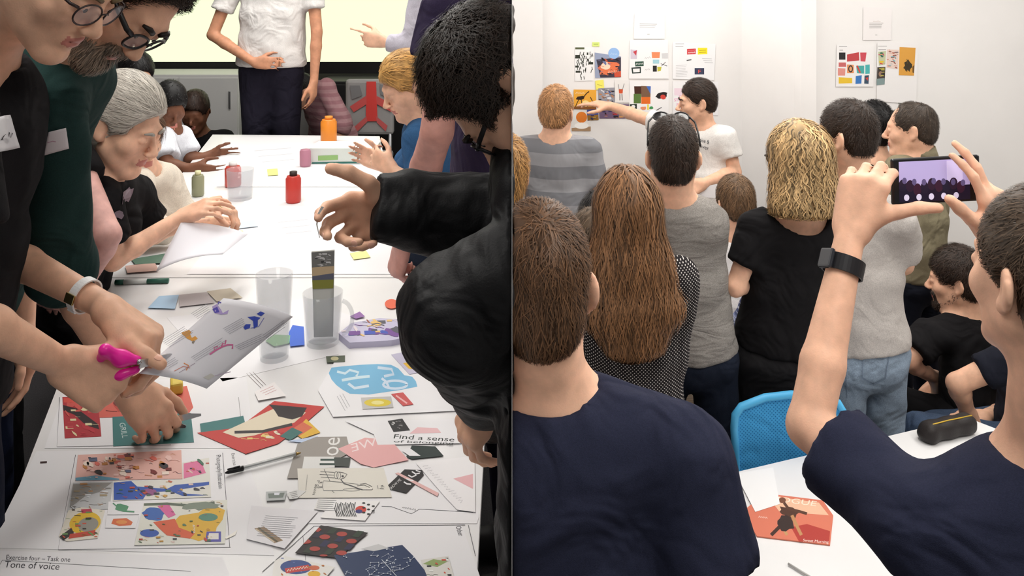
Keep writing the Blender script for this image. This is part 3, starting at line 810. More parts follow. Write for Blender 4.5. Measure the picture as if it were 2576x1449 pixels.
# his watch
def watch(o, a, b, t, r, w, strap, face_dir, facem, buckle=None, fw=.017, name='watch'):
    a = np.asarray(a); b = np.asarray(b); c = a + (b - a) * t; ax = nrm(b - a); fd = nrm(face_dir - ax * (np.asarray(face_dir) @ ax)); sd = np.cross(ax, fd)
    V, Fc = [], []; n = 36
    for k in range(n):
        q = 2 * math.pi * k / n; rd = math.cos(q) * fd + math.sin(q) * sd
        for x, rr in ((-w / 2, r), (-w / 2, r + .003), (w / 2, r + .003), (w / 2, r)): V.append(c + ax * x + rd * rr)
    for k in range(n):
        for j in range(4): Fc.append((k * 4 + j, k * 4 + (j + 1) % 4, ((k + 1) % n) * 4 + (j + 1) % 4, ((k + 1) % n) * 4 + j))
    wt = child(mk(name, V, Fc, strap, smooth=False), o)
    A_ = np.stack([sd, ax, fd], 1)
    if facem is not None:
        f_ = bevbox('watch_face', c + fd * (r + .006), (fw * 2, fw * 2.2, .009), facem, wt, .004, A_)
    if buckle is not None:
        f_ = bevbox('buckle', c + fd * (r + .004), (.018, w * 1.35, .004), buckle, wt, .0015, A_)
        bevbox('strap_loop', c + (fd * .6 + sd * .8) * (r + .0035), (.005, w * 1.15, .003), strap, wt, .001, np.stack([nrm(np.cross(ax, fd * .6 + sd * .8)), ax, fd * .6 + sd * .8], 1))
    return wt
watch(FILM, FILM_A[-1][1], FILM_A[-1][2], .81, .0335, .03, mat('watch_strap_black', (26, 26, 30), .5), V3(-1, -.35, .1), mat('watch_face', (40, 42, 48), .12, spec=.8))
# ring
rc = P(2156, 404, 1.5)

# striped t-shirt man by the posters
person('sandy-haired man in grey striped t-shirt looking at the posters', (1401, 284), 4.2, (.38, 1, 0), hs=.98, body=(.1, 1, 0), skinm=SK1, shw=.165, neck=P(1396, 345, 4.2),
    top=dict(m=stripes('stripes_grey', (150, 150, 154), (122, 123, 128), .125, .1), sleeve=.62, name='t_shirt'), bottom=dict(m=JEANS, h=.02), pelvis=P(1415, 610, 4.2),
    hair=dict(m=H_GINGER, cap=dict(t=.01, full=.012, nape=-.06), n=2500, length=.03, width=.003, comb=swirl, lift=.2), floor=FR, hb=.007, ht=.008, side=1)

# man pointing at the posters
PT, PT_H, PT_A, PT_J = person('bearded man in white t-shirt pointing at the posters', (1752, 259), 4.7, (-1, .02, -.06), hs=.97, body=(-.5, -.85, 0), skinm=SK2, neck=P(1766, 318, 4.72), pelvis=P(1780, 545, 4.68),
    sh={1: P(1690, 322, 4.78), -1: P(1822, 340, 4.62)},
    armR=[None, P(1605, 292, 4.95), P(1535, 266, 5.1)], armL=[None, P(1848, 432, 4.6), P(1768, 462, 4.42)],
    handR=dict(x=(-.95, .2, .12), z=(.1, -.2, .97), curl=((.05, .1, .1), (.15, .2, .1), (.3, .3, .2), (.35, .4, .2)), splay=(.2, .05, -.12, -.28), thumb=((.6, .75, -.3), (.8, .5, -.2), (.9, .3, -.2))),
    handL=dict(x=(-.9, -.1, -.35), z=(-.15, -.9, .3), curl=((.5, .6, .4),) * 4),
    top=dict(m=cloth('white_tee', (222, 219, 216), wr=.4), sleeve=.6, sr=1.35, name='t_shirt'), bottom=dict(m=JEANS, h=.02),
    hair=dict(m=H_DARK, cap=dict(t=.008, full=.012, front=.075, nape=-.05), n=2200, length=.03, width=.003, comb=(0, -.6, -.4), lift=.15), floor=FR, hb=.005, ht=.007, side=1)
brows(PT, PT_H, H_DARK)
def beard(o, H, m, n=900, length=.008, t=.003, h=.004, clip=(), side=0, must=True, chin=1.0, label=None):
    q = []
    for s in (-1, 1):
        q += [H.cone((s * .053, .0, -.045), (s * .018, .07, -.104), .019 + t, .017 + t, .02)]
    q += [H.ell((0, .078, -.104), (.021 + t, .017 + t, .017 * chin + t), .02)]
    if must: q += [H.cone((-.018, .089, -.05), (.018, .089, -.05), .0075 + t * .5, .0075 + t * .5, .01), H.cone((-.024, .08, -.055), (-.024, .074, -.09), .011, .012, .01), H.cone((.024, .08, -.055), (.024, .074, -.09), .011, .012, .01)]
    q += [H.ell((0, .097, -.0635), (.02, .014, .0095), .004, 's')]
    return make_hair('beard', o, q + list(clip), m, h=h, n=n, length=length, width=.0022, comb=lambda X: np.tile(H.A @ np.array([0, .3, -1.]), (len(X), 1)), lift=.4, disp=.001, clipx=side, label=label)
beard(PT, PT_H, hairmat('stubble', (96, 72, 56)), n=500, length=.005, t=.0015)

# man with sunglasses on his head, grey t-shirt
SG, SG_H, SG_A, SG_J = person('dark-haired man in plain grey t-shirt with sunglasses pushed up on his head', (1692, 398), 2.84, (.1, 1, -.03), body=(.08, 1, 0), skinm=SK1, neck=P(1695, 490, 2.86), pelvis=P(1735, 880, 2.86),
    sh={1: P(1775, 548, 2.84), -1: P(1595, 555, 2.88)}, armR=[None, P(1772, 700, 2.92), P(1700, 640, 3.1)], armL=[None, P(1575, 720, 2.84), P(1690, 660, 3.08)], girth=.92,
    top=dict(m=mat('cloth_melange_grey', (140, 136, 132), .9, bump=.35, bscale=900, var=.16, vscale=240, spec=.15, wrinkle=.5, wscale=7, stretch=(1, 1, 3)), sleeve=.97, sr=1.15, hem=1.02, name='t_shirt'), bottom=dict(m=cloth('denim_dark', (30, 36, 50), var=.15), h=.011),
    hair=dict(m=H_DARK, cap=dict(t=.006, full=.016, nape=-.07), n=3500, length=.028, width=.0024, comb=swirl, lift=.2, h=.005), floor=FR, hb=.006, ht=.007, side=1)
# sunglasses resting on the crown
SGH = Frame(SG_H(0, -.03, .052), nrm(SG_H.Y * .62 + SG_H.Z * .78), SG_H.Z, 1.0)
sg_parts = []
for s in (-1, 1):
    ring = []
    for k in range(20):
        a = 2 * math.pi * k / 20; ca, sa = math.cos(a), math.sin(a)
        ring.append(SG_H(s * .034 + .027 * np.sign(ca) * abs(ca) ** .7, .048 + .014 * sa, .136 - .004 * abs(ca) + .012 * sa))
    sg_parts.append(tube_vf(ring, .0028, 6, closed=True))
    lv = np.array([np.mean(ring, 0)] + ring); child(mk('lens', lv, [(0, 1 + k, 1 + (k + 1) % 20) for k in range(20)], mat('sunglass_lens', (15, 15, 18), .1, spec=.8)), SG)
    sg_parts.append(tube_vf([SG_H(s * .062, .045, .134), SG_H(s * .079, .03, .118), SG_H(s * .085, -.02, .085), SG_H(s * .087, -.05, .05)], .0032, 6))
sg_parts.append(tube_vf([SG_H(-.009, .05, .14), SG_H(.009, .05, .14)], .0025, 6))
v, f = merge(sg_parts); child(mk('sunglasses', v, f, BLACKP), SG)

# long-haired woman in a dotted top
def long_hair(H):
    q = hair_cap(H, t=.012, full=.01, nape=-.3)[:2]
    q += [econe(H(0, -.035, .02), H(0, -.055, -.14), H.X, .086, .085, .098, .06, .03), econe(H(0, -.055, -.12), H(.005, -.075, -.25), H.X, .098, .06, .112, .05, .03),
          econe(H(.005, -.075, -.24), H(.012, -.085, -.335), H.X, .11, .05, .07, .035, .03)]
    q += [H.ell((0, .13, -.05), (.085, .09, .14), .01, 's')]
    return q
person('woman with long straight brown hair in dark dotted top', (1576, 540), 2.35, (.02, 1, -.05), hs=.97, body=(.15, 1, 0), fem=True, skinm=SK1, neck=P(1590, 650, 2.37), pelvis=P(1612, 1085, 2.4), shw=.125, girth=.93,
    armL=[None, P(1530, 900, 2.38), P(1600, 860, 2.62)], armR=[None, P(1680, 890, 2.4), P(1600, 850, 2.62)],
    top=dict(m=dots('dotted_knit', (34, 31, 33), (205, 200, 196), 640.0), sleeve=1.95, hem=1.25, name='dotted_top'), bottom=dict(m=BLK, h=.02),
    hair=dict(m=H_LONG, prims=long_hair, n=4500, length=.2, width=.0055, K_=11, comb=(0, -.05, -1), lift=.06, jit=.06, wave=.007, wfreq=60, disp=.008, dfreq=11, h=.0055, stretch=(1.6, 1, .22)), floor=FR, hb=.007, ht=.007, side=1)

# two heads just behind her
person('black-haired person half hidden between the striped man and the long-haired woman', (1517, 580), 3.0, (.1, 1, -.1), fem=True, skinm=SK2, body=(.1, 1, 0), seated=False, pelvis=P(1517, 1010, 3.0),
    top=dict(m=BLK, sleeve=1.9), bottom=dict(m=BLK, h=.02), hair=dict(m=H_BLACK, cap=dict(t=.016, nape=-.12, full=.01), n=1200, length=.05, width=.003, comb=(0, -.1, -1)), floor=FR, hb=.009, ht=.011, side=1)
person('person with frizzy brown hair half hidden beside the long-haired woman', (1493, 632), 2.78, (.1, 1, -.1), fem=True, skinm=SK2, body=(.1, 1, 0), pelvis=P(1505, 1090, 2.78), shw=.12,
    top=dict(m=BLK, sleeve=1.9), bottom=dict(m=BLK, h=.02), hair=dict(m=hairmat('greybrown', (94, 78, 62)), cap=dict(t=.012, nape=-.12, full=.01), n=1800, length=.05, width=.002, comb=(0, -.1, -1), lift=.3), floor=FR, hb=.009, ht=.011, side=1)
# head at the partition
person('fair-haired person standing close by the partition behind the man in navy', (1254, 445), 2.6, (-.1, 1, 0), skinm=SK1, body=(0, 1, 0), fem=True, pelvis=P(1260, 900, 2.6), armR=[None, P(1330, 800, 2.6), P(1320, 1000, 2.7)],
    top=dict(m=BLK, sleeve=1.9), bottom=dict(m=BLK, h=.02), hair=dict(m=hairmat('golden', (170, 128, 78)), cap=dict(t=.014, nape=-.09, full=.01), n=2000, length=.05, width=.0025, comb=swirl), floor=FR, hb=.007, ht=.01, side=1)

# seated boy in white at the far table
person('short-haired person in white shirt seated at the far table', (1849, 515), 4.00, (-.15, 1, -.25), body=(-.1, 1, 0), skinm=SK1, seated=True, hs=1.0, neck=P(1838, 588, 4.00), pelvis=P(1835, 850, 3.95), lean=(0, .1, 0),
    armR=[None, P(1880, 730, 4.15), P(1850, 735, 4.35)], armL=[None, P(1790, 725, 4.15), P(1825, 735, 4.35)],
    top=dict(m=cloth('white_shirt', (226, 224, 224), wr=.6), sleeve=1.9, sr=1.5, fold=.009), bottom=dict(m=JEANS, h=.02), hair=dict(m=hairmat('midbrown', (104, 80, 58)), cap=dict(t=.012, full=.008, nape=-.07), n=2600, length=.04, width=.003, comb=swirl, lift=.12), floor=FR, hb=.007, ht=.009, side=1)

# curly blonde woman in black
def curly_hair(H):
    q = hair_cap(H, t=.018, full=.012, nape=-.3)[:2]
    q += [econe(H(0, -.03, .03), H(0, -.04, -.13), H.X, .096, .095, .122, .098, .03)]
    q += [H.ell((0, .14, -.05), (.082, .1, .14), .01, 's'), dict(t='half', n=-H.Z, p=H(0, 0, -.155), op='i', k=0)]
    return q
BW, BW_H, BW_A, BW_J = person('woman with curly blonde bob in black top and skirt', (2003, 408), 2.90, (-.4, 1, -.02), hs=.97, body=(-.12, 1, 0), fem=True, skinm=SK1, neck=P(2005, 515, 2.90), pelvis=P(1960, 880, 2.92), shw=.15, girth=1.08,
    sh={-1: P(1905, 572, 2.89), 1: P(2085, 572, 2.93)}, armL=[None, P(1850, 722, 2.84), P(1935, 700, 3.10)], armR=[None, P(2090, 740, 2.90), P(1960, 715, 3.12)],
    handL=dict(x=(.8, .3, .3)), top=dict(m=BLK, sleeve=.66, hem=.97, neck_r=1.45, neck_d=.022, name='top', sr=1.4), bottom=dict(m=cloth('black_skirt', (30, 29, 31), var=.1), h=.012, skirt=True, name='skirt'),
    hair=dict(m=hairmat('curlyblonde', (172, 144, 104), var=.6), prims=curly_hair, n=2800, length=.10, width=.0065, K_=18, comb=(0, 0, -1), lift=.12, jit=.2, wave=.006, wfreq=120, disp=.012, dfreq=7, h=.0055, stretch=(1.2, 1, .6)), floor=FR, hb=.006, ht=.007, side=1)
glasses(BW, BW_H, BLACKP, LENS)

# tall man, grey tee, light jeans
TM, TM_H, TM_A, TM_J = person('tall man with cropped dark hair in light grey t-shirt and pale jeans', (2125, 347), 3.03, (-.72, .72, 0), hs=1.0, body=(-.3, 1, 0), skinm=SK1, neck=P(2140, 470, 3.05), pelvis=P(2172, 880, 3.03), girth=1.0,
    sh={1: P(2258, 545, 2.99), -1: P(2040, 545, 3.11)}, armR=[None, P(2272, 665, 3.11), P(2200, 690, 3.33)], armL=[None, P(2040, 720, 3.18), P(2120, 700, 3.33)],
    top=dict(m=mat('cloth_pale_melange', (186, 180, 176), .9, bump=.35, bscale=900, var=.08, vscale=300, spec=.15, wrinkle=.5, wscale=7), sleeve=.72, sr=1.45, hem=.97, name='t_shirt'), bottom=dict(m=JEANSL, h=.009, fold=.006, th=.022),
    hair=dict(m=H_DARK, cap=dict(t=.006, full=.012, nape=-.05), n=3500, length=.02, width=.002, comb=swirl, lift=.3, h=.005), floor=FR, hb=.006, ht=.007, side=1)
# ponytail woman
def pony(H):
    return hair_cap(H, t=.01, nape=-.09)[:5] + [H.cone((.02, -.105, .05), (.05, -.13, .065), .02, .028, .01), H.cone((.05, -.13, .065), (.085, -.145, .0), .03, .034, .02), H.cone((.085, -.145, .0), (.09, -.13, -.12), .034, .02, .02)]
person('woman with black ponytail half hidden between the tall man and the balding man', (2196, 318), 4.32, (-.1, 1, 0), body=(-.1, 1, 0), fem=True, skinm=SK2, pelvis=P(2200, 650, 4.32), hs=1.02,
    top=dict(m=BLK, sleeve=1.9), bottom=dict(m=BLK, h=.02), hair=dict(m=H_BLACK, prims=pony, n=1800, length=.05, width=.003, comb=(0, -1, .1)), floor=FR, hb=.009, ht=.011, side=1)
# balding man in olive shirt
OM, OM_H, OM_A, OM_J = person('balding man in olive button shirt and dark jeans', (2290, 327), 3.8, (-.88, .47, -.08), body=(-.5, .85, 0), skinm=SK2, neck=P(2312, 392, 3.8), pelvis=P(2302, 690, 3.8), girth=.95,
    sh={1: P(2362, 432, 3.88), -1: P(2258, 430, 3.72)}, armR=[None, P(2345, 560, 3.95), P(2280, 570, 4.1)], armL=[None, P(2235, 560, 3.75), P(2220, 590, 3.95)],
    top=dict(m=cloth('olive', (128, 120, 98)), sleeve=1.9, sr=1.35, hem=1.02, fold=.008), bottom=dict(m=cloth('denim_black', (26, 29, 40)), h=.012),
    hair=dict(m=hairmat('thinning', (62, 52, 44)), prims=lambda H: hair_cap(H, t=.005, nape=-.06) + [H.ell((0, -.05, .145), (.03, .03, .03), .01, 's'), H.ell((0, .09, .09), (.05, .06, .06), .01, 's')], n=2200, length=.02, width=.0022, comb=swirl), floor=FR, hb=.006, ht=.008, side=1)
# his shirt collar
v, f = [], []
for k in range(21):
    a = math.pi * (-.42 + 1.84 * k / 20); nd = OM_J['R'] * math.cos(a) - OM_J['F'] * math.sin(a)
    c0 = OM_J['N'] + V3(0, 0, .012); v += [c0 + nd * .072 + V3(0, 0, -.02), c0 + nd * .064 + V3(0, 0, .036), c0 + nd * .067 + V3(0, 0, .037), c0 + nd * .084 + V3(0, 0, -.018)]
    if k: f += [((k - 1) * 4 + j, (k - 1) * 4 + (j + 1) % 4, k * 4 + (j + 1) % 4, k * 4 + j) for j in range(4)]
child(mk('collar', v, f, cloth('olive', (128, 120, 98))), OM)

# seated man in black with beard
SB, SB_H, SB_A, SB_J = person('bearded man with dark curly hair in black t-shirt, seated leaning forward', (2404, 707), 3.5, (-.83, .53, -.1), body=(-.72, .68, 0), skinm=SK2, seated=True, neck=P(2428, 785, 3.5), pelvis=P(2455, 1035, 3.4), girth=1.0,
    sh={-1: P(2345, 840, 3.4), 1: P(2480, 830, 3.65)}, armL=[None, P(2282, 905, 3.35), P(2350, 950, 3.5)], armR=[None, P(2440, 950, 3.75), P(2365, 962, 3.6)],
    handL=dict(x=(.6, .5, -.5), z=(.3, -.8, .4)), handR=dict(x=(-.6, -.2, -.5), z=(.2, -.5, .8)),
    top=dict(m=BLK, sleeve=.72, sr=1.4, name='t_shirt'), bottom=dict(m=BLK, h=.016),
    knees={-1: (P(2265, 1010, 3.45), P(2270, 1400, 3.45)), 1: (P(2345, 1005, 3.62), P(2345, 1370, 3.62))},
    hair=dict(m=H_DARK, cap=dict(t=.012, full=.016, nape=-.06), n=3000, length=.035, width=.0025, comb=swirl, lift=.25, wave=.004, wfreq=150, disp=.005, dfreq=20), floor=FR, hb=.006, ht=.007, side=1)
beard(SB, SB_H, H_DARK, n=900, length=.008, t=.003)
# person beside him, only arms and knees show
person('person in dark top and jeans seated with hands together behind the man filming', (2600, 760), 3.1, (-1, .1, -.1), body=(-.95, .3, 0), skinm=SK2, seated=True, neck=P(2615, 830, 3.1), pelvis=P(2600, 1090, 3.1),
    sh={-1: P(2555, 900, 2.95), 1: P(2600, 890, 3.3)}, armL=[None, P(2408, 965, 2.98), P(2432, 1030, 3.05)], armR=[None, P(2530, 1040, 3.3), P(2475, 1050, 3.15)],
    handL=dict(x=(.3, .1, -.9), z=(-.9, -.3, -.2)), handR=dict(x=(-.9, -.3, .05), z=(0, -.4, .9)), knees={-1: (P(2310, 1080, 3.05), P(2330, 1440, 3.05)), 1: (P(2350, 1075, 3.3), P(2350, 1400, 3.3))},
    top=dict(m=cloth('dark_navy2', (26, 28, 38)), sleeve=.6, name='t_shirt'), bottom=dict(m=cloth('jeans_mid', (62, 76, 98), var=.15), h=.014), hair=dict(m=H_BROWN, cap=dict(t=.01), n=800, length=.02, width=.003), floor=FR, hb=.007, ht=.01, side=1)
# person in plaid hidden behind the blonde woman
person('person in blue plaid shirt seated behind the blonde woman', (1965, 660), 3.45, (-.6, .8, -.1), body=(-.6, .8, 0), skinm=SK2, seated=True, pelvis=P(1930, 960, 3.45),
    sh={-1: P(1905, 770, 3.35)}, armL=[None, P(1850, 868, 3.36), P(1905, 915, 3.55)], knees={-1: (P(1815, 965, 3.4), P(1815, 1340, 3.4)), 1: (P(1850, 955, 3.6), P(1850, 1290, 3.6))},
    top=dict(m=plaid('plaid_blue'), sleeve=1.95, sr=1.4), bottom=dict(m=cloth('jeans_mid', (62, 76, 98)), h=.016), hair=dict(m=H_BROWN, cap=dict(t=.01), n=600, length=.02, width=.003), floor=FR, hb=.009, ht=.009, side=1)
print('T right people', time.time() - T0)
# ================================================================ people, left room
LIPS_BOX = None
# woman cutting paper
WA, WA_H, WA_A, WA_J = person('woman in black v-neck top and glasses cutting paper with pink scissors', (150, -60), 1.4, (.76, -.16, -.64), up=(.6, -.05, .75), hs=1.0, body=(.93, -.35, 0), fem=True, skinm=SK2,
    neck=P(-62, 120, 1.47), pelvis=P(-230, 1010, 1.5), sh={1: P(-120, 290, 1.32), -1: P(-50, 262, 1.62)}, shw=.15, girth=1.0,
    armR=[None, P(-110, 780, 1.25), P(158, 916, 1.42)], armL=[None, P(-20, 620, 1.66), P(268, 772, 1.54)],
    handR=dict(x=(.80, .2, -.55), z=(-.05, -.92, .4), curl=((1.25, 1.2, .7), (1.4, 1.3, .8), (1.45, 1.35, .8), (1.5, 1.35, .8)), splay=(.04, .02, -.02, -.04), thumb=((.6, .55, -.45), (.65, .2, -.7), (.7, -.1, -.6)), sc=1.08),
    handL=dict(x=(.86, -.1, -.48), z=(.42, .3, .85), curl=((.75, .9, .5), (.9, .9, .5), (1.0, .9, .5), (1.1, .9, .5)), splay=(.05, .02, -.03, -.06), thumb=((.9, .42, -.1), (.98, .15, 0), (1, 0, .05)), sc=1.2),
    top=dict(m=BLK, sleeve=.6, sr=1.5, th=.016, fit=1.12, hem=1.02, name='v_neck_top', fold=.007, bust=False, cut=[ell(P(40, 205, 1.40), (.055, .075, .085), k=.004, op='s')]), bottom=dict(m=cloth('navy_trousers', (26, 30, 46)), h=.02),
    hair=dict(m=hairmat('blonde', (196, 162, 112)), cap=dict(t=.014, full=.01, nape=-.09), n=5000, length=.06, width=.0022, comb=(0, -.9, -.3), lift=.05, h=.004), floor=0, hb=.004, ht=.006, nails=True, eyes=True)
brows(WA, WA_H, hairmat('blonde', (196, 162, 112)))
glasses(WA, WA_H, mat('tortoise_frame', (46, 32, 30), .3, spec=.5), LENS, r=.0016, tw=.0028, drop=.004, fwd=.004, wx=.026, wz=.021)
watch(WA, WA_A[-1][1], WA_A[-1][2], .82, .0295, .017, mat('white_leather', (228, 228, 228), .5, bump=.2, bscale=400), V3(-.3, -1, .15), None, mat('gold', (200, 176, 120), .25, metal=1))

# bearded man leaning over
WB, WB_H, WB_A, WB_J = person('grey-bearded man with glasses in dark green sweater leaning over the table', (318, -8), 1.6, (.47, -.22, -.86), up=(.85, 0, .47), body=(.9, -.4, 0), skinm=SK2, neck=P(165, 90, 1.72), pelvis=P(-150, 780, 2.0),
    sh={1: P(125, 250, 1.66), -1: P(165, 230, 1.98)}, armR=[None, P(155, 680, 1.78), P(318, 968, 1.88)], armL=[None, P(50, 640, 2.15), P(60, 830, 2.1)], girth=1.0,
    handR=dict(x=(.72, -.15, -.68), z=(.35, -.55, .75), curl=((.55, .8, .5), (.7, .8, .5), (.8, .85, .5), (.9, .9, .5)), thumb=((.7, .6, -.4), (.85, .3, -.4), (.9, .1, -.4)), sc=1.12),
    top=dict(m=cloth('dark_green', (30, 52, 50)), sleeve=1.06, sr=1.5, th=.014, cuff=.062, fit=1.0, name='sweater', fold=.007), bottom=dict(m=cloth('navy_jeans', (26, 32, 54)), h=.02),
    hair=dict(m=H_DARK, cap=dict(t=.007, full=.014, nape=-.06, front=.108), n=4500, length=.04, width=.002, comb=(0, .5, .3), lift=.25, h=.004), floor=0, hb=.005, ht=.0065, eyes=True)
brows(WB, WB_H, H_DARK, .006)
glasses(WB, WB_H, BLACKP, LENS, shape='square', r=.0026, tw=.005, drop=.006, fwd=.004)
beard(WB, WB_H, hairmat('greybeard', (128, 114, 100), var=.5), n=3500, length=.018, t=.006, h=.0035, chin=1.3)

# grey-haired woman, seated
def updo(H):
    return hair_cap(H, t=.018, full=.012, nape=-.085, front=.085) + [H.cone((0, -.1, .02), (0, -.125, -.01), .045, .04, .03), H.ell((0, -.06, -.06), (.05, .04, .04), .03)]
WC, WC_H, WC_A, WC_J = person('silver-haired woman in black t-shirt seated at the table reading a sheet', (312, 318), 2.7, (.86, -.12, -.42), hs=1.16, body=(.9, -.3, 0), fem=True, skinm=SK1, seated=True, neck=P(262, 425, 2.72), pelvis=P(120, 800, 2.75),
    sh={1: P(250, 505, 2.6), -1: P(335, 480, 2.92)}, armR=[None, P(285, 655, 2.62), P(455, 545, 2.78)], armL=[None, P(390, 590, 2.98), P(535, 512, 2.95)], girth=1.1,
    handR=dict(x=(.9, .05, .35), z=(-.2, -.5, .8), curl=((.4, .5, .3),) * 4), handL=dict(x=(.85, -.2, -.3), z=(.2, .3, .9), curl=((.7, .7, .4),) * 4),
    top=dict(m=BLK, sleeve=.7, sr=1.5, name='t_shirt', fit=1.1), bottom=dict(m=BLK, h=.02), hair=dict(m=H_GREY, prims=updo, n=4000, length=.07, width=.003, comb=(0, -1, -.1), lift=.03, jit=.15), floor=0, hb=.005, ht=.007, eyes=False)
brows(WC, WC_H, hairmat('grey', (190, 184, 174)))

# person behind the bearded man whose elbow shows
person('person with bare elbow on the table, hidden behind the bearded man', (95, 85), 2.45, (.7, -.5, -.4), body=(.8, -.5, 0), skinm=skin('rosy', (204, 158, 150)), fem=True, neck=P(90, 215, 2.45), pelvis=P(-60, 760, 2.5), shw=.13, seated=True,
    sh={1: P(70, 320, 2.33), -1: P(150, 320, 2.6)}, armL=[None, P(272, 592, 2.42), P(225, 700, 2.5)], armR=[None, P(60, 560, 2.3), P(100, 700, 2.35)], uparm=1.15,
    top=dict(m=BLK, sleeve=.5), bottom=dict(m=BLK, h=.02), hair=dict(m=H_DARK, cap=dict(t=.01), n=800, length=.02, width=.003), floor=0, hb=.008, ht=.01)

# man in the padded coat
DC, DC_H, DC_A, DC_J = person('man with dark curly hair and glasses in black padded coat pinching a paper strip', (1272, 226), 1.37, (-.375, -.06, -.925), up=(-.92, 0, .38), body=(-1, .05, 0), skinm=SK2, neck=P(1385, 240, 1.42), pelvis=P(1440, 1500, 1.38),
    sh={-1: P(1370, 660, 1.24), 1: P(1440, 500, 1.58)}, armL=[None, P(1168, 790, 1.25), P(1232, 985, 1.56)], armR=[None, P(1400, 565, 1.54), P(1035, 530, 1.47)], girth=1.0,
    handR=dict(x=(-.97, -.08, -.1), z=(.1, 1, .1), curl=((.75, .55, .3), (.95, .6, .35), (1.15, .95, .5), (1.3, 1.15, .6)), splay=(.1, .02, -.1, -.2), thumb=((.55, .78, -.3), (.8, .6, -.05), (.95, .3, .1)), sc=1.16),
    handL=dict(x=(-.42, .15, -.88), z=(-.75, -.5, .4), curl=((.5, .5, .3), (.6, .6, .3), (.6, .6, .3), (.7, .6, .3)), sc=1.12),
    top=dict(m=mat('padded_black', (20, 20, 22), .62, bump=.3, bscale=300, spec=.25, wrinkle=.9, wscale=9), sleeve=2.25, sr=1.9, th=.024, cuff=.06, hem=1.35, fit=1.0, name='padded_coat', fold=.007, ff=7, rip=(.005, .11)), bottom=dict(m=BLK, h=.02),
    hair=dict(m=hairmat('darkcurl', (40, 30, 24)), cap=dict(t=.017, full=.008, front=.112, nape=-.05), n=7000, length=.035, width=.0022, comb=swirl, lift=.35, wave=.006, wfreq=220, K_=9, disp=.008, dfreq=14, h=.004, stretch=(1, 1, 1)), floor=0, hb=.0038, ht=.005, side=-1, nails=True, eyes=True)
glasses(DC, DC_H, BLACKP, LENS, shape='square', r=.0024, tw=.0045, fwd=.003, drop=.004, side=-1)
brows(DC, DC_H, hairmat('darkcurl', (40, 30, 24)), .006, side=-1)

# purple t-shirt, leaning on the table
person('person in dark purple t-shirt leaning on the table behind the padded coat', (1225, -130), 2.2, (-.7, -.2, -.6), body=(-1, -.1, 0), skinm=skin('rosy2', (206, 152, 140)), neck=P(1250, -35, 2.28), pelvis=P(1275, 600, 2.5), girth=1.2,
    sh={1: P(1180, 40, 2.5), -1: P(1130, 20, 2.15)}, armL=[None, P(1100, 330, 2.12), P(1012, 610, 2.42)], armR=[None, P(1250, 330, 2.65), P(1220, 560, 2.75)], uparm=1.15,
    handL=dict(x=(-.25, .1, -.95), z=(-.8, -.5, .2), curl=((1.0, 1.2, .8),) * 4, thumb=((.7, .5, -.5), (.8, .1, -.6), (.8, -.2, -.5))),
    top=dict(m=cloth('purple', (50, 42, 66)), sleeve=.42, sr=1.7, name='t_shirt', fit=1.1), bottom=dict(m=cloth('purple_dark', (34, 30, 44)), h=.02), hair=dict(m=H_BROWN, cap=dict(t=.01), n=500, length=.02, width=.003), floor=0, hb=.0075, ht=.008, side=-1)
# ginger woman
person('ginger-haired woman at the table beside the person in purple', (1022, 218), 3.4, (-.8, -.4, -.45), body=(-1, -.2, 0), fem=True, skinm=SK1, seated=True, neck=P(1065, 290, 3.45), pelvis=P(1110, 620, 3.5), shw=.12,
    sh={1: P(1070, 340, 3.6), -1: P(1050, 345, 3.3)}, armL=[None, P(1050, 470, 3.25), P(985, 425, 3.3)], armR=[None, P(1060, 460, 3.6), P(965, 415, 3.6)],
    handL=dict(curl=((.7, .8, .5),) * 4), top=dict(m=cloth('denim_blue', (52, 88, 128)), sleeve=.7), bottom=dict(m=JEANS, h=.02), hair=dict(m=hairmat('ginger', (196, 148, 88)), cap=dict(t=.016, full=.01, nape=-.09), n=1500, length=.07, width=.003, comb=(0, -.8, -.5), lift=.04), floor=0, hb=.006, ht=.008)
# white shirt man far behind
person('man in white t-shirt and dark trousers standing in front of the bright screen', (690, -190), 5.7, (.1, -1, -.1), sc=1.06, body=(.1, -1, 0), skinm=SK3, neck=P(690, -120, 5.7), pelvis=P(683, 165, 5.7), girth=1.12,
    sh={1: P(598, -70, 5.7), -1: P(782, -70, 5.7)}, armR=[None, P(535, 88, 5.65), P(640, 158, 5.5)], armL=[None, P(797, 80, 5.65), P(790, 205, 5.6)], handR=dict(x=(.9, -.1, 0), z=(0, -1, .2)),
    top=dict(m=cloth('white_grey', (214, 210, 208)), sleeve=.62, sr=1.4, hem=1.0, name='t_shirt', fit=1.12), bottom=dict(m=cloth('dark_trousers', (30, 28, 40)), h=.014, lw=1.25), hair=None, floor=0, hb=.009, ht=.01)
# pale shirt, pointing
person('person in pale grey shirt pointing across the table in front of the screen', (1075, -170), 4.5, (-.8, -.5, -.2), body=(-1, -.4, 0), skinm=SK1, neck=P(1080, -80, 4.5), pelvis=P(1105, 190, 4.5),
    sh={1: P(1050, -40, 4.7), -1: P(1060, -30, 4.3)}, armR=[None, P(1075, 90, 4.7), P(1070, 190, 4.7)], armL=[None, P(1040, 118, 4.3), P(965, 105, 4.3)], handL=dict(curl=((.0, .1, .1), (1, 1, .6), (1, 1, .6), (1, 1, .6))),
    top=dict(m=cloth('pale_lilac', (186, 182, 194)), sleeve=1.93, sr=1.35), bottom=dict(m=BLK, h=.02), hair=None, floor=0, hb=.008, ht=.01)
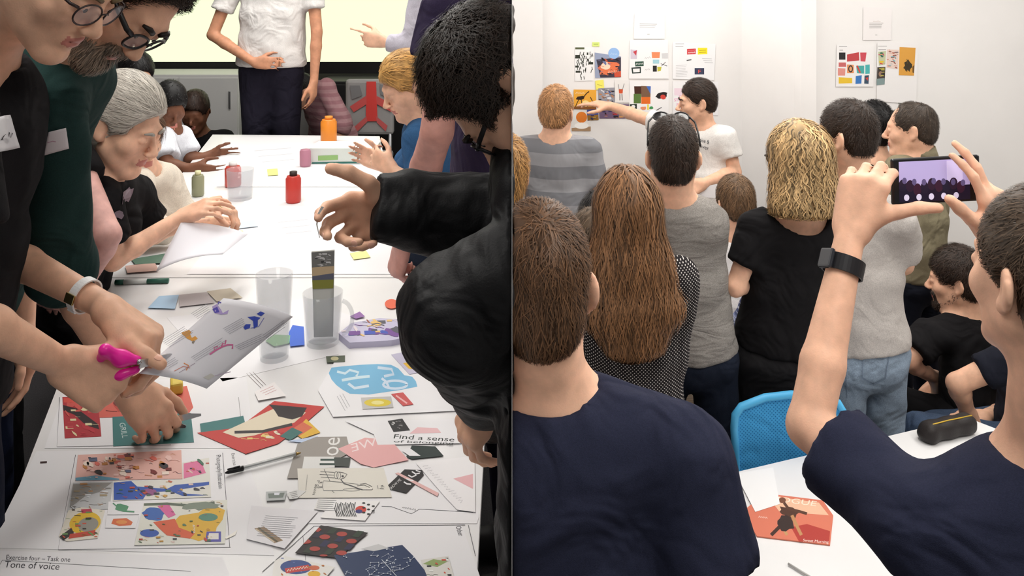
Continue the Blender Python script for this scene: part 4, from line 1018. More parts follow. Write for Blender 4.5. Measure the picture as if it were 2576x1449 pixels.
# maroon shirt, bending
person('person in dusky red shirt bending over at the far end of the table', (752, 232), 5.9, (-.8, -.5, -.5), body=(-.8, -.6, 0), skinm=SK2, neck=P(790, 225, 5.9), pelvis=P(845, 345, 6.05), girth=1.15, sh={1: P(800, 225, 6.1), -1: P(820, 220, 5.75)},
    armL=[None, P(862, 310, 5.75), P(850, 380, 5.7)], top=dict(m=stripes('maroon', (150, 116, 120), (136, 98, 104), .05), sleeve=1.4, sr=1.5), bottom=dict(m=BLK, h=.02), hair=dict(m=H_BLACK, cap=dict(t=.01), n=400, length=.02, width=.004), floor=0, hb=.009, ht=.01)
# seated people beyond the silver-haired woman
person('dark-haired person in white and blue top seated beyond the silver-haired woman', (428, 268), 4.75, (.5, -.6, -.4), body=(.8, -.5, 0), skinm=SK4, seated=True, neck=P(425, 322, 4.75), pelvis=P(390, 500, 4.8), sh={1: P(405, 345, 4.6), -1: P(455, 340, 4.85)}, shw=.12,
    armL=[None, P(478, 400, 4.8), P(520, 395, 4.85)], armR=[None, P(420, 415, 4.5), P(480, 425, 4.5)], top=dict(m=cloth('white_blue', (224, 226, 234)), sleeve=.8, sr=1.6), bottom=dict(m=BLK, h=.02), hair=dict(m=H_BLACK, cap=dict(t=.014, full=.01), n=500, length=.02, width=.004), floor=0, hb=.008, ht=.009)
person('dark-skinned person in black seated at the far end of the table', (490, 285), 5.75, (.1, -1, -.3), body=(.1, -1, 0), skinm=SK4, seated=True, pelvis=P(492, 500, 5.85), hs=1.05,
    top=dict(m=BLK, sleeve=1.9), bottom=dict(m=BLK, h=.02), hair=dict(m=hairmat('brownblack', (50, 36, 30)), cap=dict(t=.016, full=.016), n=600, length=.03, width=.004, comb=swirl), floor=0, hb=.009, ht=.01)
person('person with black hair seated far behind the silver-haired woman', (345, 195), 5.2, (.6, -.7, -.2), body=(.7, -.7, 0), skinm=SK2, seated=True, pelvis=P(300, 430, 5.25), hs=1.1,
    top=dict(m=BLK, sleeve=1.9), bottom=dict(m=BLK, h=.02), hair=dict(m=H_BLACK, cap=dict(t=.016, full=.012), n=600, length=.03, width=.004), floor=0, hb=.009, ht=.01)
def brown_long(H): return hair_cap(H, t=.012, nape=-.3)[:2] + [econe(H(0, -.02, .0), H(.03, .0, -.22), H.X, .085, .085, .08, .06, .03), H.ell((0, .14, -.03), (.07, .09, .12), .01, 's')]
person('person in cream jumper with long brown hair seated beside the silver-haired woman', (350, 345), 3.35, (.7, -.5, -.4), body=(.8, -.5, 0), skinm=SK1, fem=True, seated=True, neck=P(360, 415, 3.38), pelvis=P(270, 650, 3.45), sh={1: P(345, 465, 3.25), -1: P(420, 450, 3.5)},
    armL=[None, P(455, 545, 3.5), P(520, 560, 3.5)], armR=[None, P(370, 570, 3.2), P(440, 585, 3.25)], top=dict(m=cloth('cream', (214, 204, 190)), sleeve=1.9, sr=1.6, fit=1.1), bottom=dict(m=JEANS, h=.02), hair=dict(m=hairmat('chestnut', (88, 62, 46)), prims=brown_long, n=1500, length=.1, width=.004, jit=.1), floor=0, hb=.008, ht=.009)
print('T left people', time.time() - T0)
# ================================================================ tables
TZ = .75
M_TABLE = mat('white_table', (232, 231, 232), .35, spec=.4, var=.01, vscale=4)
M_LEG = mat('table_leg_metal', (150, 150, 154), .35, metal=.8)
def table(name, corners, z, th, floor, m, label, legs=True, cat='table'):
    """corners: plan points of the top, counter-clockwise or clockwise"""
    c = np.mean(corners, 0); o = empty(name, (c[0], c[1], floor), label, cat)
    bm = bmesh.new(); vs_ = [bm.verts.new((p[0], p[1], z - th)) for p in corners]; f_ = bm.faces.new(vs_)
    r = bmesh.ops.extrude_face_region(bm, geom=[f_])
    for q in r['geom']:
        if isinstance(q, bmesh.types.BMVert): q.co.z = z
    bmesh.ops.recalc_face_normals(bm, faces=bm.faces)
    me = bpy.data.meshes.new('table_top'); bm.to_mesh(me); bm.free(); me.materials.append(m)
    t = bpy.data.objects.new('table_top', me); C.objects.link(t); child(t, o)
    if legs:
        for p in corners:
            q = np.array(p[:2]) * .9 + c[:2] * .1
            v, f = tube_vf([(q[0], q[1], floor), (q[0], q[1], z - th)], .022, 12); child(mk('leg', v, f, M_LEG), o)
    return o
TL = [PZ(-105, 1620, TZ), PZ(1190, 1620, TZ), PZ(1224, 1006, TZ), PZ(1080, 800, TZ), PZ(1028, 700, TZ), PZ(250, 700, TZ)]
table('craft_table', TL, TZ, .03, 0, M_TABLE, 'white craft table covered with magazine cuttings and sheets')
TF = [PZ(253, 697, TZ), PZ(1027, 697, TZ), PZ(955, 342, TZ), PZ(535, 338, TZ)]
table('far_table', TF, TZ - .001, .03, 0, M_TABLE, 'white table continuing the craft table towards the bright screen')
TRZ = FLOOR_R + .74
TR = [PZ(1842, 1190, TRZ), PZ(2432, 1050, TRZ), PZ(2900, 1230, TRZ), PZ(2300, 2000, TRZ), PZ(1950, 1900, TRZ)]
table('meeting_table', TR, TRZ, .025, FLOOR_R, M_TABLE, 'white meeting table in front of the man filming, with pencil case on it')
TR2 = [PZ(1700, 846, TRZ), PZ(1803, 846, TRZ), PZ(1900, 812, TRZ), PZ(1780, 772, TRZ)]
# ================================================================ paper: flat sheets with flat print, on a table or a wall
def on_table(z): return lambda x, y: (PZ(x, y, z), V3(0, 0, 1))
def on_wall(d0, k=0.0, x0=0.0):
    n = nrm(V3(k, -1, 0))
    def f(x, y):
        d = (d0 - k * x0) / (1 - k * (x - 1288) / F_PX); return P(x, y, d), n
    return f
def paper(col): return mat('print_%d_%d_%d' % tuple(col), col, .55, spec=.3)
_FONT = {}
def text_vf(s):
    if s in _FONT: return _FONT[s]
    cu = bpy.data.curves.new('txt', 'FONT'); cu.body = s; cu.size = 1.0; cu.resolution_u = 3
    ob = bpy.data.objects.new('txt', cu); C.objects.link(ob)
    dg = bpy.context.evaluated_depsgraph_get(); me = bpy.data.meshes.new_from_object(ob.evaluated_get(dg))
    V = np.array([v.co[:] for v in me.vertices]) if len(me.vertices) else np.zeros((0, 3)); Fc = [tuple(p.vertices) for p in me.polygons]
    bpy.data.objects.remove(ob); bpy.data.curves.remove(cu); bpy.data.meshes.remove(me)
    _FONT[s] = (V, Fc); return V, Fc
def epts(cx, cy, rx, ry, rot=0, n=20, wob=0, seed=0):
    r = np.random.default_rng(seed); w_ = 1 + wob * r.uniform(-1, 1, n); c, s = math.cos(rot), math.sin(rot); out = []
    for k in range(n):
        a = 2 * math.pi * k / n; x, y = rx * math.cos(a) * w_[k], ry * math.sin(a) * w_[k]; out.append((cx + c * x - s * y, cy + s * x + c * y))
    return out
def inside(pt, poly):
    x, y = pt; c = False; n = len(poly)
    for i in range(n):
        (x1, y1), (x2, y2) = poly[i], poly[i - 1]
        if (y1 > y) != (y2 > y) and x < (x2 - x1) * (y - y1) / (y2 - y1) + x1: c = not c
    return c
def scatter(poly, n, pal, size, seed, asp=.6, kinds='epl'):
    """many small printed shapes inside poly"""
    r = np.random.default_rng(seed); a = np.array(poly); lo, hi = a.min(0), a.max(0); out = []; t = 0
    while len(out) < n and t < n * 6:
        t += 1; x, y = r.uniform(lo, hi); s = r.uniform(*size)
        if not all(inside((x + dx * s, y + dy * s * asp), poly) for dx, dy in ((1, 0), (-1, 0), (0, 1), (0, -1))): continue
        c = pal[r.integers(len(pal))]; k = kinds[r.integers(len(kinds))]; q = r.uniform(0, 3.1)
        if k == 'e': out.append(('p', epts(x, y, s, s * asp * r.uniform(.4, 1), q * .3, 9, .3, r.integers(1e6)), c))
        elif k == 'p': out.append(('p', [(x - s, y - s * asp * .5), (x + s * .9, y - s * asp * .6), (x + s, y + s * asp * .5), (x - s * .9, y + s * asp * .6)], c))
        else: out.append(('l', [(x - s, y), (x, y + s * asp * r.uniform(-.6, .6)), (x + s, y + s * asp * .3)], max(.8, s * .12), c))
    return out
def lines(x0, y0, x1, y1, dx, dy, n, w, col, seed=0):
    """n rules of small print, each from (x0,y0)-(x1,y1) shifted by (dx,dy)"""
    r = np.random.default_rng(seed); out = []
    for k in range(n):
        f = r.uniform(.8, 1); out.append(('l', [(x0 + dx * k, y0 + dy * k), (x0 + dx * k + (x1 - x0) * f, y0 + dy * k + (y1 - y0) * f)], w, col))
    return out
def squig(x0, y0, x1, y1, ux, uy, w, col, n=8, seed=1):
    """writing too small to read: a run of pen strokes along a baseline"""
    r = np.random.default_rng(seed + int(x0)); pts = []
    for k in range(n * 2 + 1):
        t = k / (n * 2); h_ = r.uniform(.55, 1.0) if k % 2 else r.uniform(0, .15)
        pts.append((x0 + (x1 - x0) * t + ux * h_, y0 + (y1 - y0) * t + uy * h_))
    return ('l', pts, w, col)
def print_vf(prints, surf, off):
    V, Fc, MI, ms = [], [], [], []
    def mi(c):
        m = paper(c)
        if m not in ms: ms.append(m)
        return ms.index(m)
    n = 0; lay = 0
    for q in prints:
        lay += 1; o_ = off + min(lay * .00002, .0008)
        if q[0] == 'p': pts, col = q[1], q[2]
        elif q[0] == 'e': pts, col = epts(*q[1:5], *(q[6:7] or (0,))), q[5]
        elif q[0] == 'l':
            a = np.array(q[1], float); w_ = q[2]; col = q[3]; t = np.gradient(a, axis=0); nn = np.stack([-t[:, 1], t[:, 0]], 1); nn /= np.maximum(np.linalg.norm(nn, axis=1), 1e-6)[:, None]
            L_ = a + nn * w_ / 2; R_ = a - nn * w_ / 2
            for k in range(len(a) - 1):
                for (x, y) in (L_[k], L_[k + 1], R_[k + 1], R_[k]): p, nr = surf(x, y); V.append(p + nr * o_)
                Fc.append((n, n + 1, n + 2, n + 3)); MI.append(mi(col)); n += 4
            continue
        elif q[0] == 't':
            _, s, x0, y0, x1, y1, ux, uy, col = q
            tv, tf = text_vf(s)
            if not len(tv): continue
            wd = tv[:, 0].max() - tv[:, 0].min(); mn = tv[:, 0].min(); cap = .72
            for v in tv:
                u = (v[0] - mn) / wd; h_ = v[1] / cap; p, nr = surf(x0 + (x1 - x0) * u + ux * h_, y0 + (y1 - y0) * u + uy * h_); V.append(p + nr * o_)
            k = mi(col)
            for f in tf: Fc.append(tuple(i + n for i in f)); MI.append(k)
            n += len(tv); continue
        for (x, y) in pts: p, nr = surf(x, y); V.append(p + nr * o_)
        Fc.append(tuple(range(n, n + len(pts)))); MI.append(mi(col)); n += len(pts)
    return V, Fc, MI, ms
def orient(V, Fc, nr):
    out = []
    for f in Fc:
        a = np.zeros(3)
        for i in range(len(f)): a += np.cross(V[f[i]], V[f[(i + 1) % len(f)]])
        out.append(f if a @ nr > 0 else f[::-1])
    return out
def sheet(name, label, poly, col, prints=(), surf=None, lift=0.0, th=.0005, cat='paper', group=None, curl=0):
    pts = [surf(*p) for p in poly]; nr = pts[0][1]; top = [p + nr * (lift + th) for p, _ in pts]; bot = [p + nr * lift for p, _ in pts]; n = len(pts)
    c = np.mean(bot, 0); o = empty(name, c, label, cat, group) if prints else None
    Fc = [tuple(range(n)), tuple(range(2 * n - 1, n - 1, -1))] + [(i, n + i, n + (i + 1) % n, (i + 1) % n) for i in range(n)]
    V = np.array(top + bot); a = np.zeros(3)
    for i in range(n): a += np.cross(V[i] - V[0], V[(i + 1) % n] - V[0])
    if a @ nr < 0: Fc = [f[::-1] for f in Fc]
    m = mk('sheet' if prints else name, V - (0 if prints else c), Fc, paper(col), smooth=False)
    if prints:
        child(m, o)
        for k, g_ in enumerate([[q] for q in prints] if len(prints) <= 3 else [prints]):
            v, f, mi_, ms = print_vf(g_, surf, lift + th + .00015 + k * .00004)
            if len(v): child(mk('print', v, orient(v, f, nr), ms, smooth=False, midx=mi_), o)
        return o
    m.location = tuple(c); tag(m, label, cat, group); return m
# ================================================================ papers on the craft table
T = on_table(TZ)
INK = (60, 60, 66); WH = (236, 235, 238); OFF = (226, 224, 216); RED = (196, 66, 62); CORAL = (212, 104, 92); TEAL = (66, 122, 122); YEL = (224, 178, 62); BLUE = (58, 92, 176); PINK = (232, 176, 176); NAVYC = (44, 60, 96); GREY = (158, 152, 146)
ly = [0]
def cut(label, poly, col, prints=(), lift=None, name='paper_cutting'):
    ly[0] += 1; return sheet(name, label, poly, col, prints, T, lift if lift is not None else .0008 + ly[0] * .00008, .0004, 'paper')
# big white sheets that cover the table
S = lambda label, poly, prints, lift: sheet('worksheet', label, poly, WH, prints, T, lift, .0003, 'paper')
S('white worksheet headed Exercise four Task one, Tone of voice', [(-60, 1384), (560, 1402), (640, 1600), (-130, 1600)],
  [('t', 'Exercise four – Task one', 15, 1408, 176, 1414, 2, -12, INK), ('t', 'Tone of voice', 10, 1428, 148, 1434, 4, -17, INK), ('l', [(6, 1410), (480, 1438)], 1.2, (120, 120, 124)), ('l', [(6, 1410), (-8, 1435)], 1.2, (120, 120, 124))], .0002)
S('white worksheet headed Photography Illustration with collage of colourful maps', [(92, 1136), (612, 1132), (668, 1290), (690, 1398), (-30, 1378)],
  [('l', [(190, 1145), (146, 1384), (580, 1378)], 1.3, INK), ('l', [(560, 1140), (578, 1378)], 1.3, INK), ('t', 'Photography/Illustration', 544, 1146, 550, 1230, 12, -1, INK), ('t', 'Exercise four', 582, 1142, 590, 1190, 9, -1, (110, 110, 112)), ('p', [(101, 1162), (118, 1161), (118, 1166), (101, 1167)], (60, 40, 40))], .0003)
S('white worksheet under the teal and red cuttings', [(112, 1128), (168, 962), (620, 950), (640, 1128)], [('l', [(150, 1000), (143, 1125), (430, 1120)], 1.2, INK), ('l', [(600, 1000), (612, 1110)], 1.2, (130, 130, 130))], .0004)
S('white worksheet headed Other under the dark dotted square', [(782, 1320), (1162, 1322), (1214, 1470), (1240, 1600), (560, 1600)],
  [('l', [(1178, 1322), (1196, 1400)], 1.4, INK), ('l', [(790, 1325), (1170, 1322)], 1.4, INK), ('l', [(790, 1325), (660, 1440)], 1.4, INK), ('t', 'Other', 1146, 1326, 1154, 1350, 14, -2, INK), ('l', [(762, 1350), (770, 1420)], 1, INK)], .0005)
S('white worksheet below the black star label', [(800, 1180), (1160, 1160), (1205, 1300), (1200, 1318), (700, 1318)], [('l', [(960, 1275), (985, 1276), (1035, 1294), (1055, 1282), (1190, 1290)], 1.2, INK), squig(1012, 1280, 1046, 1287, 1, -6, 1.2, INK)], .0006)
S('large white sheet with the blue bubble lettering', [(838, 1052), (800, 985), (858, 884), (1062, 852), (1150, 920), (1222, 1000), (1198, 1034)],
  [('p', [(827, 942), (834, 928), (860, 925), (904, 921), (950, 919), (984, 921), (1002, 930), (1017, 947), (1037, 951), (1046, 962), (1050, 976), (1010, 984), (976, 989), (928, 996), (880, 994), (862, 984), (846, 972), (834, 958)], (122, 184, 220)),
   ('l', epts(994, 971, 30, 10) + [(1024, 971)], 6, (206, 222, 240)), ('l', [(960, 955), (972, 964), (978, 978)], 6, (206, 222, 240)), ('l', [(950, 928), (985, 932), (990, 945), (966, 950)], 7, (200, 218, 236)), ('l', [(848, 938), (868, 943), (880, 934), (902, 940), (896, 950)], 6, (206, 228, 240)), ('l', [(860, 960), (900, 953), (930, 950)], 7, (206, 228, 238)), ('l', [(876, 968), (892, 980), (928, 974)], 7, (210, 226, 240))]
  + lines(848, 1000, 870, 1040, 7, -3, 3, 1, (150, 150, 154)), .003)
S('white sheet of far worksheets beneath glass mug', [(420, 800), (760, 752), (1010, 838), (900, 880), (560, 960)], lines(620, 960 - 20, 660, 1000 - 20, 8, -2, 3, 1, (160, 150, 150)), .0004)
S('white folded strip reading Find a sense lying under the hand', [(868, 1062), (1140, 1058), (1165, 1118), (950, 1122), (940, 1095)],
  [('t', 'Find a sense', 990, 1106, 1142, 1114, 3, -11, (40, 48, 44)), ('t', 'of belonging', 990, 1116, 1140, 1121, 2, -6, (70, 76, 74)), ('p', [(975, 1062), (1012, 1056), (1032, 1086), (990, 1090)], (50, 50, 52)), ('p', [(1050, 1078), (1100, 1080), (1110, 1092), (1030, 1094)], (232, 190, 194))] + scatter([(978, 1062), (1010, 1058), (1026, 1084), (992, 1088)], 10, [(190, 190, 190), (140, 140, 140)], (2, 5), 2), .0025)

# left collage
FLOW = [(222, 210, 168), (206, 92, 86), (190, 60, 72)]
P1 = [(157, 1000), (246, 998), (255, 1099), (163, 1104)]
cut('square cutting of red blossom print with black branch', P1, (176, 58, 66), [('p', [(158, 1020), (195, 1030), (246, 1068), (250, 1082), (215, 1070), (188, 1045), (160, 1034)], (52, 44, 46)), ('p', [(160, 1002), (232, 1004), (236, 1016), (160, 1014)], (208, 84, 74))] + scatter(P1, 26, FLOW, (5, 12), 3))
cut('coral red strip under the bearded man\'s hand', [(246, 1006), (470, 972), (486, 1026), (470, 1048), (250, 1052)], CORAL, scatter([(250, 1010), (330, 1000), (330, 1045), (252, 1048)], 5, [(120, 50, 48), (190, 80, 70)], (8, 18), 5))
cut('teal card with white lettering GRILL', [(283, 1050), (480, 1040), (488, 1114), (285, 1124)], TEAL, [('t', 'GRILL', 300, 1066, 308, 1104, 15, -1, (196, 214, 212)), ('t', 'NY', 348, 1084, 356, 1108, 16, -1, (190, 210, 208))])
P2 = [(196, 1146), (456, 1134), (459, 1206), (189, 1211)]
cut('salmon pink cutting printed with tiny furniture and books', P2, (226, 178, 168), [('p', [(190, 1204), (240, 1198), (300, 1206), (300, 1209), (190, 1211)], (104, 160, 186))] + scatter(P2, 80, [(120, 52, 52), (216, 112, 98), (238, 220, 206), (90, 96, 120), (196, 132, 72), (236, 198, 190), (60, 56, 60)], (3, 12), 8, .8))
P3 = [(459, 1166), (526, 1153), (531, 1252), (284, 1262), (284, 1213), (459, 1208)]
cut('white map cutting with blue rivers and pink block', P3, OFF, [('p', [(286, 1216), (330, 1212), (345, 1226), (420, 1232), (440, 1222), (526, 1214), (526, 1222), (450, 1234), (470, 1244), (522, 1248), (460, 1250), (430, 1238), (372, 1240), (360, 1258), (286, 1260)], BLUE), ('p', [(462, 1168), (505, 1160), (518, 1192), (462, 1206)], (222, 120, 160)), ('p', epts(376, 1240, 18, 9), (150, 90, 140))] + scatter(P3, 46, [(190, 84, 72), (70, 110, 90), (212, 168, 88), (60, 60, 72), (226, 200, 190)], (3, 9), 9, .6))
P4 = [(184, 1216), (284, 1213), (276, 1282), (168, 1290)]
cut('grey cutting of an illustrated mountain side', P4, (196, 198, 200), [('p', [(184, 1220), (282, 1216), (250, 1240), (215, 1250), (175, 1280)], (150, 148, 144))] + scatter(P4, 36, [(140, 140, 138), (168, 150, 120), (216, 220, 224), (190, 140, 90)], (3, 12), 10, .4))
P5 = [(172, 1286), (204, 1278), (264, 1286), (246, 1356), (168, 1364), (148, 1352)]
cut('cut-out of a yellow and red illustrated truck scene', P5, (226, 220, 206), [('p', epts(214, 1318, 40, 28, -.2), (226, 186, 58)), ('p', epts(222, 1322, 26, 18, -.2), (150, 148, 140)), ('p', [(150, 1352), (180, 1330), (186, 1345), (160, 1362)], (60, 58, 58)), ('p', [(176, 1346), (240, 1336), (240, 1348), (172, 1358)], (196, 80, 66)), ('p', [(204, 1284), (230, 1282), (232, 1292), (206, 1294)], (190, 70, 90))] + scatter(P5, 26, [(60, 54, 50), (110, 150, 90), (200, 90, 70)], (3, 9), 11, .5))
cut('small white cutting with green frog drawing', [(273, 1264), (351, 1261), (350, 1296), (270, 1297)], WH, [('p', epts(306, 1279, 18, 9, .1, 14, .2, 2), (92, 150, 116)), ('l', [(290, 1282), (310, 1288), (338, 1290)], 4, (92, 150, 116)), ('l', [(292, 1275), (284, 1268)], 3, (92, 150, 116))])
cut('small white cutting with orange octagon', [(268, 1299), (350, 1300), (341, 1331), (265, 1330)], WH, [('p', [(285, 1308), (318, 1306), (334, 1316), (330, 1324), (300, 1326), (280, 1320)], (214, 112, 72)), ('e', 306, 1316, 14, 5, (226, 150, 86))])
P6 = [(362, 1268), (572, 1260), (566, 1370), (338, 1374)]
cut('large illustrated map cutting in yellow, red and blue', P6, (226, 226, 216), [('p', [(430, 1322), (452, 1300), (500, 1292), (530, 1270), (566, 1286), (560, 1310), (545, 1330), (540, 1352), (500, 1364), (440, 1345), (400, 1330)], YEL), ('p', [(385, 1316), (440, 1308), (450, 1330), (490, 1345), (478, 1358), (420, 1350), (400, 1332)], (218, 100, 68)), ('p', epts(386, 1296, 28, 17, .1, 16, .15, 3), (64, 104, 178)), ('p', [(396, 1276), (424, 1270), (442, 1298), (424, 1306)], (218, 108, 160)), ('p', epts(376, 1344, 24, 10), BLUE), ('p', epts(524, 1304, 24, 10), (92, 140, 122)), ('p', [(520, 1340), (556, 1340), (556, 1366), (516, 1366)], (90, 86, 170)), ('p', [(526, 1344), (550, 1344), (550, 1360), (522, 1360)], (230, 226, 220)), ('l', [(362, 1272), (420, 1270), (470, 1274), (540, 1268)], 6, (100, 112, 98)), ('p', epts(500, 1276, 44, 9, 0, 20, .3, 7), (130, 142, 128)), squig(484, 1324, 486, 1344, 8, -1, 1.6, WH, 5)] + scatter(P6, 46, [(190, 70, 60), (60, 70, 80), (200, 150, 60), (90, 120, 90)], (2, 6), 12, .6))
cut('tiny torn white triangle', [(566, 1356), (597, 1336), (592, 1348), (570, 1358)], (244, 240, 232))
# middle
cut('teal scrap under the flower magazine page', [(503, 1068), (612, 1048), (622, 1088), (506, 1092)], TEAL)
P7 = [(496, 1091), (600, 1078), (690, 1011), (816, 1025), (752, 1080), (700, 1118), (618, 1144)]
cut('red magazine page with cream blossom on black', P7, (196, 62, 58), [('p', [(560, 1090), (690, 1030), (770, 1040), (740, 1066), (640, 1098), (600, 1104)], (226, 214, 190)), ('p', [(676, 1020), (772, 1028), (760, 1050), (735, 1058), (700, 1050), (690, 1034)], (50, 42, 44)), ('l', [(590, 1090), (660, 1088), (735, 1070)], 7, (52, 48, 50))] + scatter([(600, 1100), (700, 1082), (735, 1078), (690, 1110), (620, 1132)], 14, [(226, 196, 120), (226, 214, 190), (178, 40, 60)], (6, 14), 14))
cut('yellow scrap tucked under the flower magazine page', [(738, 1090), (770, 1056), (806, 1090), (760, 1106)], YEL)
cut('coral scrap across the yellow scrap', [(735, 1082), (762, 1064), (786, 1078), (752, 1100)], (214, 110, 80))
cut('dark teal diamond scrap beside the yellow scrap', [(704, 1100), (735, 1078), (762, 1090), (730, 1110)], (62, 112, 108))
cut('pale blue scrap under the grey lettered paper', [(722, 1112), (800, 1040 + 60), (800, 1120)], (190, 206, 232))
cut('grey paper with large white letters oe', [(748, 1120), (795, 1102), (872, 1101), (882, 1140), (826, 1172), (818, 1206), (722, 1206)], GREY, [('t', 'oe', 850, 1149, 856, 1104, -46, 0, (236, 234, 232)), ('p', [(765, 1152), (842, 1152), (842, 1180), (760, 1184)], (228, 228, 226)), ('p', [(840, 1154), (882, 1154), (878, 1178), (842, 1176)], (66, 72, 68)), ('l', [(806, 1160), (842, 1160)], 5, (52, 74, 66)), ('l', [(804, 1171), (842, 1171)], 5, (52, 74, 66))])
cut('torn pink paper with white lettering LIVES', [(850, 1132), (918, 1104), (984, 1110), (1004, 1134), (1028, 1160), (940, 1179), (908, 1170)], PINK, [('t', 'WE', 950, 1122, 886, 1140, -5, -20, (246, 226, 226))])
cut('dark green scrap with white edge by the pink paper', [(1022, 1152), (1036, 1124), (1095, 1126), (1116, 1150), (1036, 1158)], (46, 58, 56), [('p', [(1030, 1150), (1010, 1136), (1030, 1130), (1058, 1150)], WH)])
# line drawing card
L_ = (74, 74, 78)
cut('cream card with a line drawing of a lying king and a dog', [(748, 1182), (965, 1180), (986, 1254), (752, 1256)], (226, 222, 212), [('l', q, w_, L_) for q, w_ in (([(860, 1217), (814, 1213), (811, 1226), (814, 1238), (863, 1238)], 1.3), ([(860, 1217), (902, 1222)], 1), (epts(884, 1236, 21, 3) , 1), ([(811, 1218), (802, 1219), (799, 1212), (803, 1212), (805, 1217), (811, 1216)], 1.2), ([(811, 1230), (799, 1231), (796, 1223), (800, 1223), (802, 1228), (811, 1227)], 1.2), ([(806, 1190), (841, 1192)], 1.1), ([(804, 1197), (841, 1199)], 1.1), ([(807, 1204), (841, 1206)], 1.1), (epts(846, 1199, 5, 9) + [(851, 1199)], 1.1), (epts(852, 1200, 5, 9) + [(857, 1200)], 1.1), ([(852, 1191), (864, 1193), (873, 1197), (866, 1206), (857, 1209)], 1.2), ([(815, 1184), (830, 1214)], 1.2), ([(857, 1209), (865, 1220), (884, 1226), (902, 1233), (912, 1236)], 2.4), ([(905, 1222), (920, 1220), (936, 1228)], 1.1), ([(912, 1236), (936, 1236), (938, 1233)], 1.1), ([(898, 1226), (916, 1224), (930, 1230)], 1), ([(950, 1225), (951, 1234)], 1.2), ([(955, 1233), (966, 1234), (958, 1230), (967, 1229), (958, 1226), (964, 1225)], 1.2), ([(836, 1239), (841, 1244)], 1.1))] + [('p', epts(862, 1202, 3, 2.4), (60, 60, 64)), squig(786, 1248, 792, 1222, 7, 1, 1.3, INK, 6), squig(768, 1236, 772, 1198, 3, 1, .8, (160, 160, 160), 12)])
cut('black hexagonal label reading VOICE SHOW ME', [(976, 1224), (1018, 1184), (1062, 1186), (1066, 1198), (1022, 1244), (982, 1234)], (44, 42, 44), [('l', [(1016, 1216), (1024, 1221), (1034, 1222)], 3.4, WH), ('l', [(1022, 1208), (1032, 1212), (1040, 1213)], 3.2, WH), ('l', [(1027, 1199), (1036, 1204), (1047, 1199), (1042, 1194)], 3.2, WH), ('l', [(1036, 1190), (1046, 1196), (1056, 1194)], 3.2, WH), ('l', [(1046, 1187), (1058, 1191)], 2.6, WH), ('t', 'SHOW ME', 984, 1236, 1010, 1212, -5, -5, (226, 226, 226))])
cut('narrow pink paper strip beside the black label', [(994, 1194), (1002, 1192), (1104, 1244), (1100, 1252)], (228, 184, 182))
cut('torn white sheet with grey outlined lettering and pink patch', [(1046, 1168), (1194, 1150), (1196, 1292), (1150, 1286), (1118, 1252)], (238, 236, 238), [squig(1062, 1178, 1158, 1270, 13, -7, 1.4, (190, 188, 192), 16), ('p', [(1140, 1208), (1190, 1196), (1190, 1234)], (228, 180, 184))])
cut('small printed excerpt beside the line drawing card', [(790, 1284), (800, 1258), (870, 1260), (850, 1296)], (236, 234, 232), lines(800, 1262, 850, 1264, -1, 5, 6, 1, (120, 120, 124)))
P8 = [(812, 1296), (842, 1262), (956, 1264), (918, 1314), (806, 1306)]
cut('white cutting with black doodles and red circle', P8, (242, 240, 240), [('e', 908, 1286, 14, 9, (206, 70, 58)), ('e', 903, 1291, 9, 5, (62, 64, 120))] + [('l', [(846 + k * 4, 1268 + (k % 3) * 2), (842 + k * 4, 1284 + (k * 7) % 9), (848 + k * 4, 1304)], 2, (50, 50, 52)) for k in range(13)] + [('e', 915 + (k % 3) * 12, 1270 + k * 4, 4, 2, (40, 40, 40)) for k in range(8)])
cut('white text excerpt page with faint paragraphs', [(632, 1276), (800, 1290), (716, 1384), (620, 1360)], (228, 226, 230), lines(668, 1302, 756, 1308, -2.2, 5, 11, 1, (150, 150, 156)))
cut('thin brown wood-grain strip', [(640, 1334), (664, 1329), (712, 1364), (690, 1371)], (150, 126, 100), [('l', [(650, 1332), (698, 1368)], 4, (96, 92, 74)), ('l', [(644, 1336), (690, 1369)], 3, (206, 192, 168))])
cut('silver foil scrap beside the line drawing card', [(669, 1241), (722, 1239), (716, 1262), (671, 1264)], (186, 190, 190), [('p', [(674, 1246), (716, 1244), (712, 1256), (676, 1258)], (120, 130, 124)), ('p', [(690, 1244), (704, 1244), (702, 1250), (690, 1250)], (230, 232, 240))])
cut('small crumpled text scrap beside the foil', [(722, 1246), (745, 1236), (770, 1240), (748, 1258), (728, 1260)], (220, 220, 218), lines(728, 1244, 748, 1240, 2, 4, 4, 1, (130, 130, 130)))
P9 = [(807, 1326), (926, 1345), (850, 1409), (742, 1396)]
sq = [('p', [(x - 11, y + 7), (x + 4, y - 8), (x + 20, y - 6), (x + 6, y + 9)], k) for x, y, k in ((812, 1372, (44, 42, 74)), (850, 1360, (44, 42, 74)), (874, 1380, (44, 42, 74)), (795, 1350, (44, 42, 60)), (832, 1340, (46, 56, 44)), (896, 1348, (46, 60, 46)), (824, 1392, (46, 56, 44)), (772, 1388, (46, 56, 44)))]
cut('dark square cutting with red dots', P9, (46, 40, 42), sq + [('e', x, y, 13.5, 6, (172, 70, 62)) for x, y in ((860, 1348.7), (817, 1356), (884, 1366.6), (837, 1379), (792, 1386), (859, 1396.5))] + [('p', [(762, 1374), (776, 1362), (784, 1368), (778, 1373)], (172, 70, 62)), ('p', [(794, 1342), (802, 1332), (809, 1338), (800, 1344)], (172, 70, 62)), ('p', epts(814, 1403, 10, 2.6), (172, 70, 62))])
P10 = [(840, 1402), (1012, 1376), (1040, 1404), (1078, 1452), (1100, 1500), (900, 1510)]
st = []
r_ = np.random.default_rng(5)
